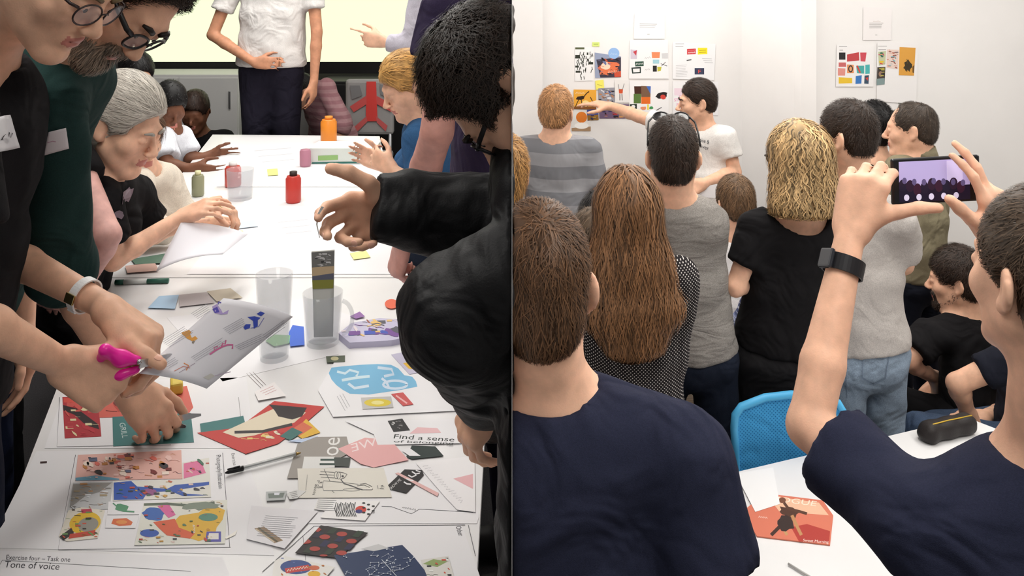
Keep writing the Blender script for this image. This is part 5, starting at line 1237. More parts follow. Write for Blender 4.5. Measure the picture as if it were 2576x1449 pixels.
for k in range(16):
    x, y = r_.uniform(860, 1040), r_.uniform(1392, 1450)
    if not inside((x, y), P10): continue
    pl = [(x, y)]
    for j in range(4):
        q = (pl[-1][0] + r_.uniform(-22, 22), pl[-1][1] + r_.uniform(-10, 10))
        if inside(q, P10): pl.append(q); st.append(('e', q[0], q[1], 1.8, 1.3, (220, 226, 236)))
    if len(pl) > 1: st.append(('l', pl, .8, (170, 180, 200)))
st.append(('l', [(960, 1414), (1010, 1470)], 1.6, (206, 212, 220)))
cut('dark blue cutting with white star constellations', P10, NAVYC, st)
P11 = [(690, 1416), (716, 1404), (842, 1432), (800, 1480), (680, 1490)]
cut('white cutting with round blue globe badge', P11, (232, 230, 226), [('e', 745, 1432, 40, 18, (66, 84, 140)), ('p', [(716, 1436), (776, 1426), (780, 1440), (720, 1448)], (196, 70, 66)), squig(722, 1444, 774, 1435, 1, -8, 2, (236, 224, 206), 7), ('e', 790, 1434, 14, 6, (206, 110, 80)), ('e', 790, 1450, 16, 8, (230, 180, 60))] + scatter(P11, 16, [(110, 130, 190), (190, 120, 70)], (2, 5), 22))
P12 = [(1058, 1414), (1128, 1404), (1146, 1470), (1080, 1470)]
cut('cutting with green leaf and round stickers', P12, (222, 220, 214), [('p', [(1064, 1424), (1090, 1412), (1126, 1418), (1100, 1432)], (150, 170, 110))] + scatter(P12, 20, [(60, 60, 62), (206, 90, 70), (240, 240, 236)], (3, 6), 23))
cut('pale grey scrap behind the blue constellation cutting', [(908, 1386), (952, 1374), (978, 1384), (940, 1392)], (206, 206, 208))
# upper right
cut('lilac card with yellow splash drawing', [(984, 896), (1074, 878), (1112, 928), (1030, 946)], (196, 192, 214), [('p', [(1014, 918), (1038, 914), (1048, 914), (1036, 900), (1048, 898), (1066, 908), (1074, 918), (1088, 922), (1084, 932), (1068, 943), (1058, 945), (1048, 934), (1028, 932)], (226, 182, 66)), ('e', 1062, 922, 6, 3, (200, 176, 178))], lift=.0042)
cut('yellow round sticker tag on grey', [(908, 1005), (984, 1002), (990, 1030), (912, 1034)], (196, 194, 192), [('e', 950, 1018, 34, 10, (222, 200, 70)), ('e', 950, 1018, 16, 5, (236, 226, 150))], lift=.0044)
cut('small red tag beside the yellow sticker tag', [(984, 996), (1014, 992), (1040, 1022), (1014, 1026)], (206, 92, 92), [('l', [(996, 1000), (1024, 1020)], 4, (236, 180, 180))], lift=.0046)
cut('tiny photo scrap of a dark landscape', [(820, 900), (868, 898), (868, 914), (822, 916)], (92, 100, 84), [('e', 842, 906, 10, 5, (196, 190, 150))])
cut('pale worksheet corner with red lettering', [(640, 990), (690, 965), (720, 1000), (650, 1012)], (240, 236, 236), lines(655, 990, 690, 974, 6, 4, 3, 1, (210, 160, 160)))
# mid-distance scraps
for lb, pl, c in (('pale blue scrap on the table near the silver-haired woman', [(372, 778), (400, 748), (450, 745), (440, 780)], (170, 200, 226)), ('grey printed scrap beside the pale blue scrap', [(450, 745), (520, 738), (540, 765), (452, 775)], (190, 182, 184)),
                  ('beige photo scrap by the drinking glass', [(520, 736), (580, 728), (610, 752), (545, 762)], (200, 190, 172)), ('yellow sticky note beyond the mug', [(880, 640), (920, 632), (932, 650), (890, 656)], (236, 234, 160)),
                  ('round orange sticker beyond the magazines', epts(985, 768, 17, 12), (226, 110, 84)), ('pink scrap at the silver-haired woman\'s elbow', [(315, 672), (390, 664), (400, 684), (320, 690)], (208, 172, 160)),
                  ('green and blue magazine by the silver-haired woman', [(330, 655), (420, 640), (430, 664), (340, 668)], (92, 120, 104)), ('yellow sticky note near the red can', [(672, 428), (698, 426), (700, 442), (674, 444)], (232, 232, 140)),
                  ('pale yellow scrap beyond the glasses', [(560, 590), (610, 582), (618, 596), (566, 600)], (226, 212, 180)), ('pale blue scrap by the raised sheet', [(566, 566), (640, 556), (650, 572), (580, 580)], (206, 222, 236))):
    cut(lb, pl, c)
# the far boards and sheets
S('large white sheet across the far table', [(470, 690), (1010, 690), (980, 520), (620, 500)], lines(700, 560, 780, 552, 10, 14, 3, 1.2, (200, 200, 206)), .0004)
S('white sheet at the far end of the table', [(545, 470), (960, 470), (948, 345), (560, 342)], lines(640, 380, 740, 372, 10, 14, 3, 1.2, (200, 200, 206)), .0005)
print('T cuttings', time.time() - T0)
# ================================================================ props
from mathutils.bvhtree import BVHTree
def on_mesh(ob, off=0.0):
    """project a photo pixel onto a mesh built in room coordinates"""
    me = ob.data; bv = BVHTree.FromPolygons([v.co for v in me.vertices], [p.vertices for p in me.polygons]); o0 = Vector((0, 0, CAM_H)); last = [None]
    def f(x, y):
        d_ = Vector(tuple(P(x, y, 1.0))) - o0; h = bv.ray_cast(o0, d_.normalized())
        if h[0] is None:
            if last[0] is None: return P(x, y, 2.0), V3(0, -1, 0)
            dd = last[0]; return P(x, y, dd), -nrm(np.array(d_))
        last[0] = h[0].y; n = np.array(h[1]); return np.array(h[0]), nrm(n if n @ np.array(d_) < 0 else -n)
    return f
def bilinear(c00, c10, c11, c01, bulge=0.0):
    """curved sheet through four room points; returns surf(u, v) for u,v in 0..100"""
    c00, c10, c11, c01 = [np.asarray(c, float) for c in (c00, c10, c11, c01)]; n0 = nrm(np.cross(c10 - c00, c01 - c00))
    if n0[2] < 0: n0 = -n0
    def f(u, v):
        u, v = u / 100., v / 100.; p = (c00 * (1 - u) + c10 * u) * (1 - v) + (c01 * (1 - u) + c11 * u) * v
        return p + n0 * bulge * (4 * u * (1 - u)), n0
    return f
def patch(name, surf, quad, m, off=.002, n=8, parent=None, th=.0006):
    q = np.array(quad, float); V, Fc = [], []
    for s_ in (1, 0):
        for j in range(n + 1):
            for i in range(n + 1):
                u, v = i / n, j / n; x, y = (q[0] * (1 - u) + q[1] * u) * (1 - v) + (q[3] * (1 - u) + q[2] * u) * v
                p, nr = surf(x, y); V.append(p + nr * (off + th * s_))
    k = (n + 1) ** 2
    for j in range(n):
        for i in range(n):
            a = j * (n + 1) + i; Fc += [(a, a + 1, a + n + 2, a + n + 1), (k + a, k + a + n + 1, k + a + n + 2, k + a + 1)]
    for i in range(n):
        for a, b in ((i, i + 1), (n * (n + 1) + i + 1, n * (n + 1) + i)): Fc.append((a, k + a, k + b, b))
        for a, b in (((i + 1) * (n + 1), i * (n + 1)), (i * (n + 1) + n, (i + 1) * (n + 1) + n)): Fc.append((a, k + a, k + b, b))
    o = mk(name, V, Fc, m)
    if parent is not None: child(o, parent)
    return o
def printed(parent, surf, prints, off):
    if len(prints) <= 3:
        for k, q_ in enumerate(prints):
            v, f, mi_, ms = print_vf([q_], surf, off + k * .00004)
            if len(v): child(mk('print', v, f, ms, smooth=False, midx=mi_), parent)
        return
    v, f, mi_, ms = print_vf(prints, surf, off)
    if len(v): return child(mk('print', v, f, ms, smooth=False, midx=mi_), parent)
def kid(o, nm):
    for c in o.children:
        if c.name.split('.')[0] == nm: return c

# ---- name stickers, t-shirt print
sf = on_mesh(kid(WA, 'v_neck_top')); bd = patch('name_sticker', sf, [(-40, 300), (22, 290), (47, 370), (-40, 390)], paper((226, 226, 230)), .003, 8, WA)
printed(WA, sf, [('l', [(-4, 352), (2, 342), (6, 338), (8, 352), (12, 340), (15, 350), (18, 330), (22, 344), (26, 332)], 2.2, (50, 50, 54))], .0045)
sf = on_mesh(kid(WB, 'sweater')); bd = patch('name_sticker', sf, [(122, 330), (164, 320), (172, 372), (108, 390)], paper((206, 200, 204)), .003, 8, WB)
printed(WB, sf, [('l', [(120, 356), (132, 352), (140, 354)], 2, (170, 130, 150))], .0045)
sf = on_mesh(kid(PT, 't_shirt')); printed(PT, sf, [('t', 'promise &', 1742, 352, 1784, 362, 1.5, -10, (70, 70, 74)), ('t', 'deliver', 1748, 367, 1783, 378, 1.5, -10, (70, 70, 74))], .003)
sf = on_mesh(kid(WC, 't_shirt')); printed(WC, sf, [('p', epts(318, 490, 10, 22, .5, 12, .3, 1), (120, 104, 116)), ('p', epts(296, 540, 16, 10, .2, 12, .3, 2), (110, 96, 106))], .004)
def dens(q):
    out = []
    for e_ in q:
        if e_[0] == 'l':
            pts = []
            for (x0, y0), (x1, y1) in zip(e_[1], e_[1][1:]): pts += [(x0 + (x1 - x0) * t, y0 + (y1 - y0) * t) for t in np.linspace(0, 1, 9)[:-1]]
            e_ = ('l', pts + [e_[1][-1]], e_[2] * 1.5, e_[3])
        out.append(e_)
    return out
sf = on_mesh(kid(TM, 'trousers'))
printed(TM, sf, dens([('l', [(2170, 880), (2236, 872), (2243, 862)], 1.6, (196, 204, 214)), ('l', [(2172, 882), (2168, 950), (2196, 966), (2226, 950), (2240, 868)], 1.4, (110, 126, 146)), ('p', [(2170, 888), (2174, 888), (2174, 898), (2170, 898)], (170, 40, 50)), ('l', [(2128, 846), (2126, 900), (2130, 1000)], 1.4, (110, 126, 146)), ('l', [(2120, 852), (2180, 856), (2246, 846)], 1.4, (176, 188, 202))]), .004)

# ---- scissors in the woman's hand
M_STEEL = mat('steel_blade', (190, 190, 192), .22, metal=1); M_PINK = mat('pink_plastic', (240, 36, 160), .3, spec=.5)
def blade(a, b, w0, w1, up, t=.0025):
    a, b = np.asarray(a), np.asarray(b); ax = nrm(b - a); s_ = nrm(np.cross(ax, up)); u = np.cross(s_, ax)
    L0 = [a - u * w0 / 2, a + u * w0 / 2, a + (b - a) * .7 + u * w1 * .55, b + u * w1 * .1, b - u * w1 * .3, a + (b - a) * .7 - u * w1 * .5]
    V = [p + s_ * t / 2 for p in L0] + [p - s_ * t / 2 for p in L0]; n = 6
    return np.array(V), [tuple(range(n)), tuple(range(2 * n - 1, n - 1, -1))] + [(i, n + i, n + (i + 1) % n, (i + 1) % n) for i in range(n)]
def handle_loop(o, a, b, r, wide, m, up, name='handle'):
    """finger loop: a flattened ring between a and b"""
    a, b = np.asarray(a), np.asarray(b); ax = nrm(b - a); s_ = nrm(np.cross(up, ax)); u = np.cross(ax, s_); c = (a + b) / 2; L = np.linalg.norm(b - a) / 2
    v, f = tube_vf([c + ax * L * math.cos(q) + u * wide * math.sin(q) for q in np.linspace(0, 2 * math.pi, 24, endpoint=False)], r, 8, closed=True)
    return child(mk(name, v, f, m), o)
dS = 1.44
sc_ = empty('scissors', P(360, 910, dS), 'pink-handled scissors held by the woman cutting paper', 'scissors')
UPV = V3(0, -.25, 1)
v, f = blade(P(352, 916, dS), P(452, 893, dS + .08), .014, .013, UPV); child(mk('blade', v, f, M_STEEL, smooth=False), sc_)
v, f = blade(P(338, 908, dS + .004), P(446, 903, dS + .085), .012, .01, UPV); child(mk('blade', v, f, M_STEEL, smooth=False), sc_)
V, Fc = mesh_sdf([cone(P(264, 880, dS - .02), P(305, 902, dS), .008, .013, .01), cone(P(305, 902, dS), P(345, 906, dS + .01), .0125, .0075, .01), cone(P(264, 880, dS - .02), P(250, 910, dS), .008, .008, .01)], .0025); h1 = child(mk('handle', V, Fc, M_PINK), sc_); h1['label'] = 'bright pink upper handle'
V, Fc = mesh_sdf([cone(P(305, 942, dS), P(342, 930, dS + .01), .008, .007, .01), cone(P(275, 950, dS), P(305, 942, dS), .008, .008, .01)], .0025); child(mk('handle', V, Fc, M_PINK), sc_)
v, f = lathe_vf((0, 0, 0), [(0, 0), (.004, 0), (.004, .006), (0, .006)], 12); child(mk('screw', v + P(350, 914, dS - .006), f, M_STEEL), sc_)

# ---- the sheet she cuts
HS = bilinear(P(349, 940, 1.46), P(520, 978, 1.50), P(737, 797, 1.64), P(562, 750, 1.62), .012)
ho = empty('printed_sheet', P(540, 860, 1.55), 'white sheet with small coloured drawings held over the table by the woman', 'paper')
patch('sheet', HS, [(0, 0), (100, 0), (100, 100), (0, 100)], paper((232, 231, 238)), 0, 12, ho, .0004)
def R_at(x0, y0, px): 
    return px
HP = []
def inv(px, py):
    """photo pixel -> u,v on the held sheet (Newton)"""
    u = v = 50.
    tgt = np.array([px, py], float)
    def pr(u, v): 
        p, _ = HS(u, v); return np.array([1288 + F_PX * p[0] / p[1], Y_HOR + F_PX * (CAM_H - p[2]) / p[1]])
    for _ in range(8):
        e_ = pr(u, v) - tgt; J = np.stack([pr(u + .5, v) - pr(u, v), pr(u, v + .5) - pr(u, v)], 1) / .5; s_ = np.linalg.solve(J, e_); u -= s_[0]; v -= s_[1]
    return u, v
hs_surf = lambda x, y: HS(*inv(x, y))
HP += [('p', [(455, 838), (475, 830), (497, 852), (486, 860), (470, 852)], (222, 158, 70)), ('l', [(488, 858), (484, 864)], 5, (140, 130, 120))]
HP += [('p', [(533, 772), (545, 765), (556, 780), (560, 788), (575, 780), (572, 790), (556, 792), (540, 788)], (178, 160, 214)), ('p', [(534, 778), (546, 772), (552, 786), (540, 788)], (84, 76, 180)), ('l', [(548, 766), (550, 760), (556, 762)], 3, (84, 76, 180))]
HP += [('l', [(527, 892), (545, 880), (560, 872), (572, 868), (585, 868), (584, 878)], 4, (214, 110, 160)), ('l', [(556, 874), (560, 864), (566, 866), (568, 856)], 3, (214, 100, 150)), ('l', [(540, 884), (538, 874), (548, 872)], 3, (222, 130, 170))]
HP += [('p', [(612, 824), (618, 816), (630, 816), (628, 826), (616, 830)], (64, 84, 190)), ('p', [(622, 798), (640, 796), (655, 800), (648, 806), (648, 820), (638, 828), (636, 808)], (64, 84, 190)), ('p', [(645, 790), (655, 784), (666, 788), (656, 796)], (64, 84, 190)), ('l', [(630, 826), (650, 822), (664, 800)], 1.2, (64, 84, 190))]
HP += [('l', [(438, 934), (460, 922), (478, 926)], 1.5, (210, 130, 110)), ('l', [(462, 914), (474, 920), (468, 932)], 2.4, (226, 140, 80)), ('l', [(450, 938), (490, 914)], 1, (150, 130, 150)), ('p', [(510, 950), (530, 940), (540, 946), (525, 956)], (214, 212, 206)), ('l', [(540, 946), (580, 936)], 2, (206, 190, 210))]
for (a, b, c_, d_, n_) in ((405, 858, 470, 818, 6), (480, 790, 520, 765, 5), (480, 900, 560, 850, 4), (590, 872, 660, 840, 4), (560, 828, 610, 800, 5), (660, 845, 715, 806, 4), (410, 918, 440, 900, 4)):
    HP += lines(a, b, c_, d_, 4, 3.2, n_, .9, (150, 150, 160), n_)
printed(ho, hs_surf, HP, .0009)

# ---- the strip between the coat man's fingers
pts = [P(812, 520, 1.37), P(800, 540, 1.37), P(797, 565, 1.37), P(804, 598, 1.37)]
v2, f2 = ribbons(np.array([pts]), np.tile(V3(.6, -.8, 0), (1, 4, 1)), .006); st_ = mk('paper_strip', v2 - np.mean(pts, 0), f2, paper((228, 232, 232))); st_.location = tuple(np.mean(pts, 0)); tag(st_, 'thin curled white paper strip pinched by the man in padded coat', 'paper')

# ---- scissors in the bearded man's hand
z0 = TZ + .03
bs = empty('scissors', PZ(400, 1070, TZ), 'blue-handled scissors under the bearded man\'s hand', 'scissors')
v, f = blade(PZ(405, 1062, z0), PZ(506, 1042, z0 + .01), .014, .012, V3(0, .5, 1)); child(mk('blade', v, f, M_STEEL, smooth=False), bs)
v, f = blade(PZ(400, 1066, z0 - .004), PZ(468, 1072, z0 - .004), .014, .012, V3(0, .5, 1)); child(mk('blade', v, f, M_STEEL, smooth=False), bs)
MB = mat('blue_plastic', (34, 66, 170), .35); handle_loop(bs, PZ(352, 1062, z0), PZ(405, 1066, z0), .0055, .016, MB, V3(0, 0, 1)); handle_loop(bs, PZ(358, 1040, z0 + .01), PZ(405, 1056, z0), .0055, .016, MB, V3(0, 0, 1))
bevbox('yellow_eraser', PZ(444, 985, TZ) + V3(0, 0, .016), (.03, .05, .03), mat('yellow_plastic', (226, 200, 90), .5), None, .006, rotz(.4)); tag(bpy.context.scene.collection.objects[-1], 'small yellow block beside the bearded man\'s hand', 'eraser')

# ---- biro
pz = TZ + .008
po = empty('biro', PZ(660, 1165, TZ), 'clear ballpoint pen with black cap lying on the worksheets', 'pen')
a, b = PZ(566, 1190, pz), PZ(757, 1139, pz); at_ = lambda t: a + (b - a) * t
v, f = tube_vf([at_(0), at_(.04), at_(.2), at_(.235)], [.0012, .0036, .0052, .0052], 12); child(mk('cap', v, f, mat('black_cap', (24, 24, 26), .3)), po)
v, f = tube_vf([at_(.2), at_(.93)], .0042, 6); child(mk('barrel', v, f, mat('clear_barrel', (222, 226, 226), .12, alpha=.55, spec=.6)), po)
v, f = tube_vf([at_(.2), at_(.95)], .0015, 8); child(mk('ink_tube', v, f, mat('ink', (40, 40, 44), .4)), po)
v, f = tube_vf([at_(.93), at_(1.0)], [.0036, .001], 10); child(mk('tip', v, f, mat('brass', (170, 140, 80), .3, metal=1)), po)
v, f = tube_vf([at_(.03) + V3(0, 0, .006), at_(.19) + V3(0, 0, .006)], .0015, 6); child(mk('clip', v, f, mat('black_cap', (24, 24, 26), .3)), po)
mo = empty('marker', PZ(355, 708, TZ), 'green and white marker pen lying by the silver-haired woman', 'pen')
a, b = PZ(290, 710, TZ + .009), PZ(424, 706, TZ + .009)
for nm, t0, t1, c, r in (('cap', 0, .16, (40, 90, 76), .0085), ('barrel', .16, .6, (214, 218, 216), .008), ('grip', .6, 1, (60, 106, 92), .0085)):
    v, f = tube_vf([a + (b - a) * t0, a + (b - a) * t1], r, 14); child(mk(nm, v, f, mat('marker_' + nm, c, .4)), mo)

# ---- glassware and table clutter
GLASS = mat('clear_glass', (186, 192, 200), .06, alpha=.22, spec=.9)
def vessel(name, px, pyb, pyt, rpx, label, taper=.75, m=GLASS, cat='glass', wall=.003, handle=False, z=None):
    b = PZ(px, pyb, TZ + .0015); s_ = F_PX / b[1]; h_ = (pyb - pyt) / s_; r = rpx / s_; o = empty(name, b, label, cat)
    pf = [(0.0001, 0), (r * taper, 0), (r * (taper + (1 - taper) * .5), h_ * .5), (r, h_), (r - wall, h_), (r * (taper + (1 - taper) * .5) - wall, h_ * .5), (r * taper - wall, .012), (.0001, .012)]
    v, f = lathe_vf(b, pf, 36); child(mk('body', v, f, m), o)
    if handle:
        pts = [b + V3(r * .93 + .032 * math.sin(q), 0, h_ * .5 + h_ * .33 * math.cos(q)) for q in np.linspace(.1, math.pi - .1, 12)]
        v, f = tube_vf(pts, .006, 10); child(mk('handle', v, f, m), o)
    return o, b, r, h_
vessel('drinking_glass', 690, 900, 688, 46, 'tall empty drinking glass beside the glass mug')
vessel('drinking_glass', 604, 500, 425, 34, 'clear drinking glass standing beyond the table centre, left of the red can'.replace(', left of', ' near'), .85)
mg, b_, r_, h_ = vessel('glass_mug', 812, 862, 735, 50, 'glass mug with handle holding a folded photo card', .8, handle=True)
cd = empty('photo_card', b_ + V3(0, 0, .014), 'folded photo card standing in the glass mug', 'card')
W1 = on_wall(b_[1]); patch('card', W1, [(784, 632), (842, 628), (838, 846), (790, 848)], paper((196, 196, 190)), .0, 4, cd, .002)
printed(cd, W1, [('p', [(784, 634), (842, 630), (841, 668), (785, 672)], (110, 110, 108)), ('p', [(785, 672), (841, 668), (840, 694), (786, 698)], (186, 164, 132)), ('p', [(786, 694), (840, 686), (840, 704), (786, 708)], (92, 94, 110)), ('p', [(786, 704), (840, 702), (839, 724), (787, 726)], (132, 132, 60))] + scatter([(784, 636), (842, 632), (841, 668), (785, 672)], 20, [(60, 60, 60), (190, 190, 190), (140, 140, 140)], (3, 8), 31), .0035)
def can(px, pyb, pyt, rpx, col, label, capc=None, name='can', cat='can'):
    b = PZ(px, pyb, TZ + .0015); s_ = F_PX / b[1]; h_ = (pyb - pyt) / s_; r = rpx / s_; o = empty(name, b, label, cat)
    v, f = lathe_vf(b, [(.0001, 0), (r * .9, 0), (r, .008), (r, h_ * .9), (r * .85, h_ * .96), (r * .85, h_), (.0001, h_)], 24); child(mk('body', v, f, mat(name + '_%d%d%d' % col, col, .35, spec=.5)), o)
    if capc: 
        v, f = lathe_vf(b + V3(0, 0, h_), [(.0001, 0), (r * .5, 0), (r * .5, .02), (.0001, .02)], 16); child(mk('lid', v, f, mat('lid_%d%d%d' % capc, capc, .4)), o)
can(738, 508, 442, 19, (206, 66, 58), 'red drink can standing on the far table', (60, 50, 48))
can(586, 468, 418, 20, (212, 76, 62), 'short red tin standing beyond the drinking glass', (230, 226, 226), 'tin', 'tin')
can(768, 418, 376, 14, (190, 130, 150), 'small pink pot standing near the far boxes', None, 'pot', 'pot')
can(498, 492, 440, 15, (150, 150, 120), 'olive jar beside the cream jumper', (230, 226, 180), 'jar', 'jar')
can(827, 358, 300, 20, (232, 140, 48), 'orange bottle at the far end of the table', (236, 150, 60), 'bottle', 'bottle')
bx = PZ(862, 412, TZ); s_ = F_PX / bx[1]
o = empty('box', bx, 'flat white carton with green print on the far table', 'box')
bevbox('carton', bx + V3(0, .09, .045), (165 / s_, .2, .09), mat('carton', (222, 228, 222), .6), o, .004)
W2 = on_wall(bx[1] - .012); printed(o, W2, [('p', [(800, 392), (850, 390), (850, 402), (800, 404)], (150, 190, 120)), ('l', [(785, 410), (945, 408)], 4, (60, 120, 110)), ('l', [(880, 386), (930, 384)], 5, (110, 130, 120))], .0)
# magazines by the mug
ms_ = empty('magazine', PZ(950, 840, TZ), 'stack of glossy magazines with purple covers beside the mug', 'magazine')
mz = .02
mpoly = [(852, 838), (885, 812), (955, 800), (1042, 806), (1048, 842), (985, 856), (880, 862)]
tv = [PZ(x, y, TZ + mz) for x, y in mpoly]; V = [p for p in tv] + [np.array([p[0], p[1], TZ + .001]) for p in tv]; n = len(tv)
child(mk('magazine_body', V, [tuple(range(n)), tuple(range(2 * n - 1, n - 1, -1))] + [(i, n + i, n + (i + 1) % n, (i + 1) % n) for i in range(n)], paper((196, 192, 216)), smooth=False), ms_)
printed(ms_, on_table(TZ + mz), scatter([(x, y - 2) for x, y in mpoly], 34, [(226, 190, 120), (120, 80, 150), (70, 90, 180), (150, 90, 70), (90, 90, 100), (226, 214, 220)], (6, 18), 33), .0006)
cut('blue sticky pad between the glass and the mug', [(726, 842), (736, 822), (764, 826), (766, 872), (730, 876)], (70, 110, 214)); cut('green sticky pad under the drinking glass', [(668, 862), (690, 846), (730, 848), (728, 868), (690, 876)], (140, 190, 130))
cut('lilac scrap behind the mug handle', [(880, 800), (905, 788), (918, 800), (896, 806)], (150, 110, 170))
# sheet in the silver-haired woman's hands
CS = bilinear(P(392, 684, 2.6), P(560, 640, 2.62), P(625, 588, 2.85), P(455, 560, 2.75), .02)
co = empty('white_sheet', P(500, 620, 2.7), 'plain white sheet tilted up in the hands of the silver-haired woman', 'paper'); patch('sheet', CS, [(0, 0), (100, 0), (100, 100), (0, 100)], paper((226, 225, 232)), 0, 10, co, .0004)
v, f = tube_vf([P(528, 500, 2.84), P(560, 528, 2.86)], .005, 8); pc = mk('pencil', v - P(545, 515, 2.85), f, mat('pencil_yellow', (210, 196, 120), .5)); pc.location = tuple(P(545, 515, 2.85)); tag(pc, 'yellow pencil in the hand of the silver-haired woman', 'pencil')
# flag-patterned chair far behind
fc = empty('chair', P(935, 330, 6.3), 'grey chair with a red cross patterned backrest beyond the table', 'chair'); fc.location = tuple(V3(P(935, 330, 6.3)[0], 6.3, 0))
a = P(868, 200, 6.3); b = P(990, 340, 6.3)
bevbox('backrest', ((a[0] + b[0]) / 2, 6.33, (a[2] + b[2]) / 2), (b[0] - a[0], .06, a[2] - b[2]), mat('chair_grey_fabric', (150, 148, 148), .9), fc, .025)
printed(fc, on_wall(6.29), [('p', [(922, 205), (946, 205), (950, 305), (920, 305)], (206, 66, 62)), ('p', [(880, 268), (922, 240), (922, 262), (890, 282)], (196, 84, 82)), ('p', [(946, 240), (985, 262), (985, 282), (948, 262)], (196, 84, 82)), ('p', [(890, 320), (922, 292), (924, 306), (900, 330)], (190, 90, 90)), ('p', [(946, 292), (975, 316), (970, 330), (948, 308)], (190, 90, 90)), ('p', [(880, 215), (905, 215), (912, 240), (885, 250)], (120, 120, 122)), ('p', [(955, 212), (985, 218), (985, 246), (958, 238)], (126, 126, 128))], .001)
bevbox('seat', ((a[0] + b[0]) / 2, 6.1, .46), (b[0] - a[0], .42, .06), mat('chair_grey_fabric', (150, 148, 148), .9), fc, .02)
for sx in (-1, 1):
    for sy in (5.94, 6.32):
        v, f = tube_vf([((a[0] + b[0]) / 2 + sx * (b[0] - a[0]) * .42, sy, 0), ((a[0] + b[0]) / 2 + sx * (b[0] - a[0]) * .42, sy, .44 if sy < 6.2 else b[2] + .05)], .014, 10); child(mk('leg', v, f, M_LEG), fc)

# ================================================================ right room things
# phone
pc_ = P(2352, 452, 1.6); pw, ph_ = 222 / F_PX * 1.6, 118 / F_PX * 1.6
A_ph = np.array(Matrix.Rotation(-.05, 3, 'Y') @ Matrix.Rotation(.06, 3, 'X'))
pc_ = P(2352, 452, 1.6)
fo = empty('phone', pc_, 'black smartphone held sideways by the man filming', 'phone')
bevbox('case', pc_, (pw, .009, ph_), mat('phone_black', (20, 20, 24), .3, spec=.5), fo, .004, A_ph, 3)
def ph_surf(x, y): return pc_ + A_ph @ V3((x / 100 - .5) * pw, -.0047, (.5 - y / 100) * ph_), A_ph @ V3(0, -1, 0)
SCR = lambda c: mat('screen_%d_%d_%d' % c, c, .2, emit=c, estr=.55)
_pp = paper; paper = SCR
r_ = np.random.default_rng(3)
PR = [('p', [(8, 6), (88, 6), (88, 94), (8, 94)], (172, 160, 206)), ('p', [(8, 62), (88, 62), (88, 94), (8, 94)], (30, 24, 42)), ('p', [(62, 8), (80, 8), (80, 60), (62, 60)], (196, 186, 226))]
PR += [('p', epts(12 + 8.2 * k, 64 + r_.uniform(-8, 6), 4.6, 13), (34 + 10 * (k % 3), 28, 46)) for k in range(9)] + [('p', epts(14 + 11 * k, 52 + r_.uniform(-6, 6), 2.6, 7), (90, 80, 120)) for k in range(7)] + [('p', epts(16 + 14 * k, 84, 3, 7), (206, 200, 226)) for k in range(5)] + [('e', 93, 50, 2.2, 4, (200, 200, 210))]
v, f, mi_, ms = print_vf(PR, ph_surf, .0003); scn = child(mk('screen', v, f, ms, smooth=False, midx=mi_), fo); scn['label'] = 'lit screen showing the crowd and wall'
paper = _pp
# blue chair
M_BLUE = mat('blue_chair_plastic', (84, 180, 232), .4, spec=.4); M_MESH = dots('blue_chair_mesh', (74, 164, 222), (40, 112, 172), 520.0)
dC = 2.68
ch = empty('office_chair', V3(P(1985, 1100, dC)[0], dC - .1, FLOOR_R), 'bright blue mesh-back office chair tucked at the meeting table', 'chair')
W3 = on_wall(dC, .0)
outl = [(1856, 1260), (1847, 1075), (1850, 1045), (1866, 1026), (1930, 1010), (2000, 1004), (2070, 1008), (2110, 1016), (2124, 1040), (2120, 1120), (2110, 1260)]
op = [W3(x, y)[0] + V3(0, -.03 * math.sin((x - 1847) / 277 * math.pi) * -1, 0) for x, y in outl]
v, f = tube_vf(op + [W3(1985, 1268)[0] + V3(0, .03, 0)], .013, 10, closed=True); child(mk('back_frame', v, f, M_BLUE), ch)
gv, gf = [], []; G = 14
for j in range(G + 1):
    for i in range(G + 1):
        x = 1853 + (2118 - 1853) * i / G; yt = 1010 + 26 * abs(2 * i / G - 1) ** 3 - (6 if False else 0); y = yt + (1262 - yt) * j / G
        gv.append(W3(x, y)[0] + V3(0, .03 * math.sin(i / G * math.pi), 0))
k = len(gv); gv = gv + [p + V3(0, .006, 0) for p in gv]
for j in range(G):
    for i in range(G):
        a_ = j * (G + 1) + i; gf += [(a_, a_ + G + 1, a_ + G + 2, a_ + 1), (k + a_, k + a_ + 1, k + a_ + G + 2, k + a_ + G + 1)]
child(mk('mesh_back', gv, gf, M_MESH), ch)
cx, cy = P(1985, 1100, dC)[0], dC - .24
bevbox('seat', (cx, cy, FLOOR_R + .46), (.42, .42, .06), M_BLUE, ch, .025)
v, f = tube_vf([(cx, cy, FLOOR_R + .08), (cx, cy, FLOOR_R + .44)], .028, 12); child(mk('column', v, f, BLACKP), ch)
for k in range(5):
    q = 2 * math.pi * k / 5 + .3; e_ = V3(cx + .26 * math.cos(q), cy + .26 * math.sin(q), FLOOR_R + .05); v, f = tube_vf([(cx, cy, FLOOR_R + .1), e_], [.022, .014], 8); child(mk('leg', v, f, BLACKP), ch)
    v, f = ell_vf(e_ + V3(0, 0, -.022), (.02, .02, .027)); child(mk('castor', v, f, BLACKP), ch)
bc = empty('chair', V3(SB_J['P'][0], SB_J['P'][1], FLOOR_R), 'blue chair under the seated bearded man', 'chair'); zz = SB_J['P'][2] - .16
bevbox('seat', (SB_J['P'][0], SB_J['P'][1], zz), (.44, .42, .05), M_BLUE, bc, .02); 
for sx in (-1, 1):
    for sy in (-1, 1): v, f = tube_vf([(SB_J['P'][0] + sx * .18, SB_J['P'][1] + sy * .17, FLOOR_R), (SB_J['P'][0] + sx * .17, SB_J['P'][1] + sy * .16, zz - .02)], .013, 8); child(mk('leg', v, f, M_LEG), bc)
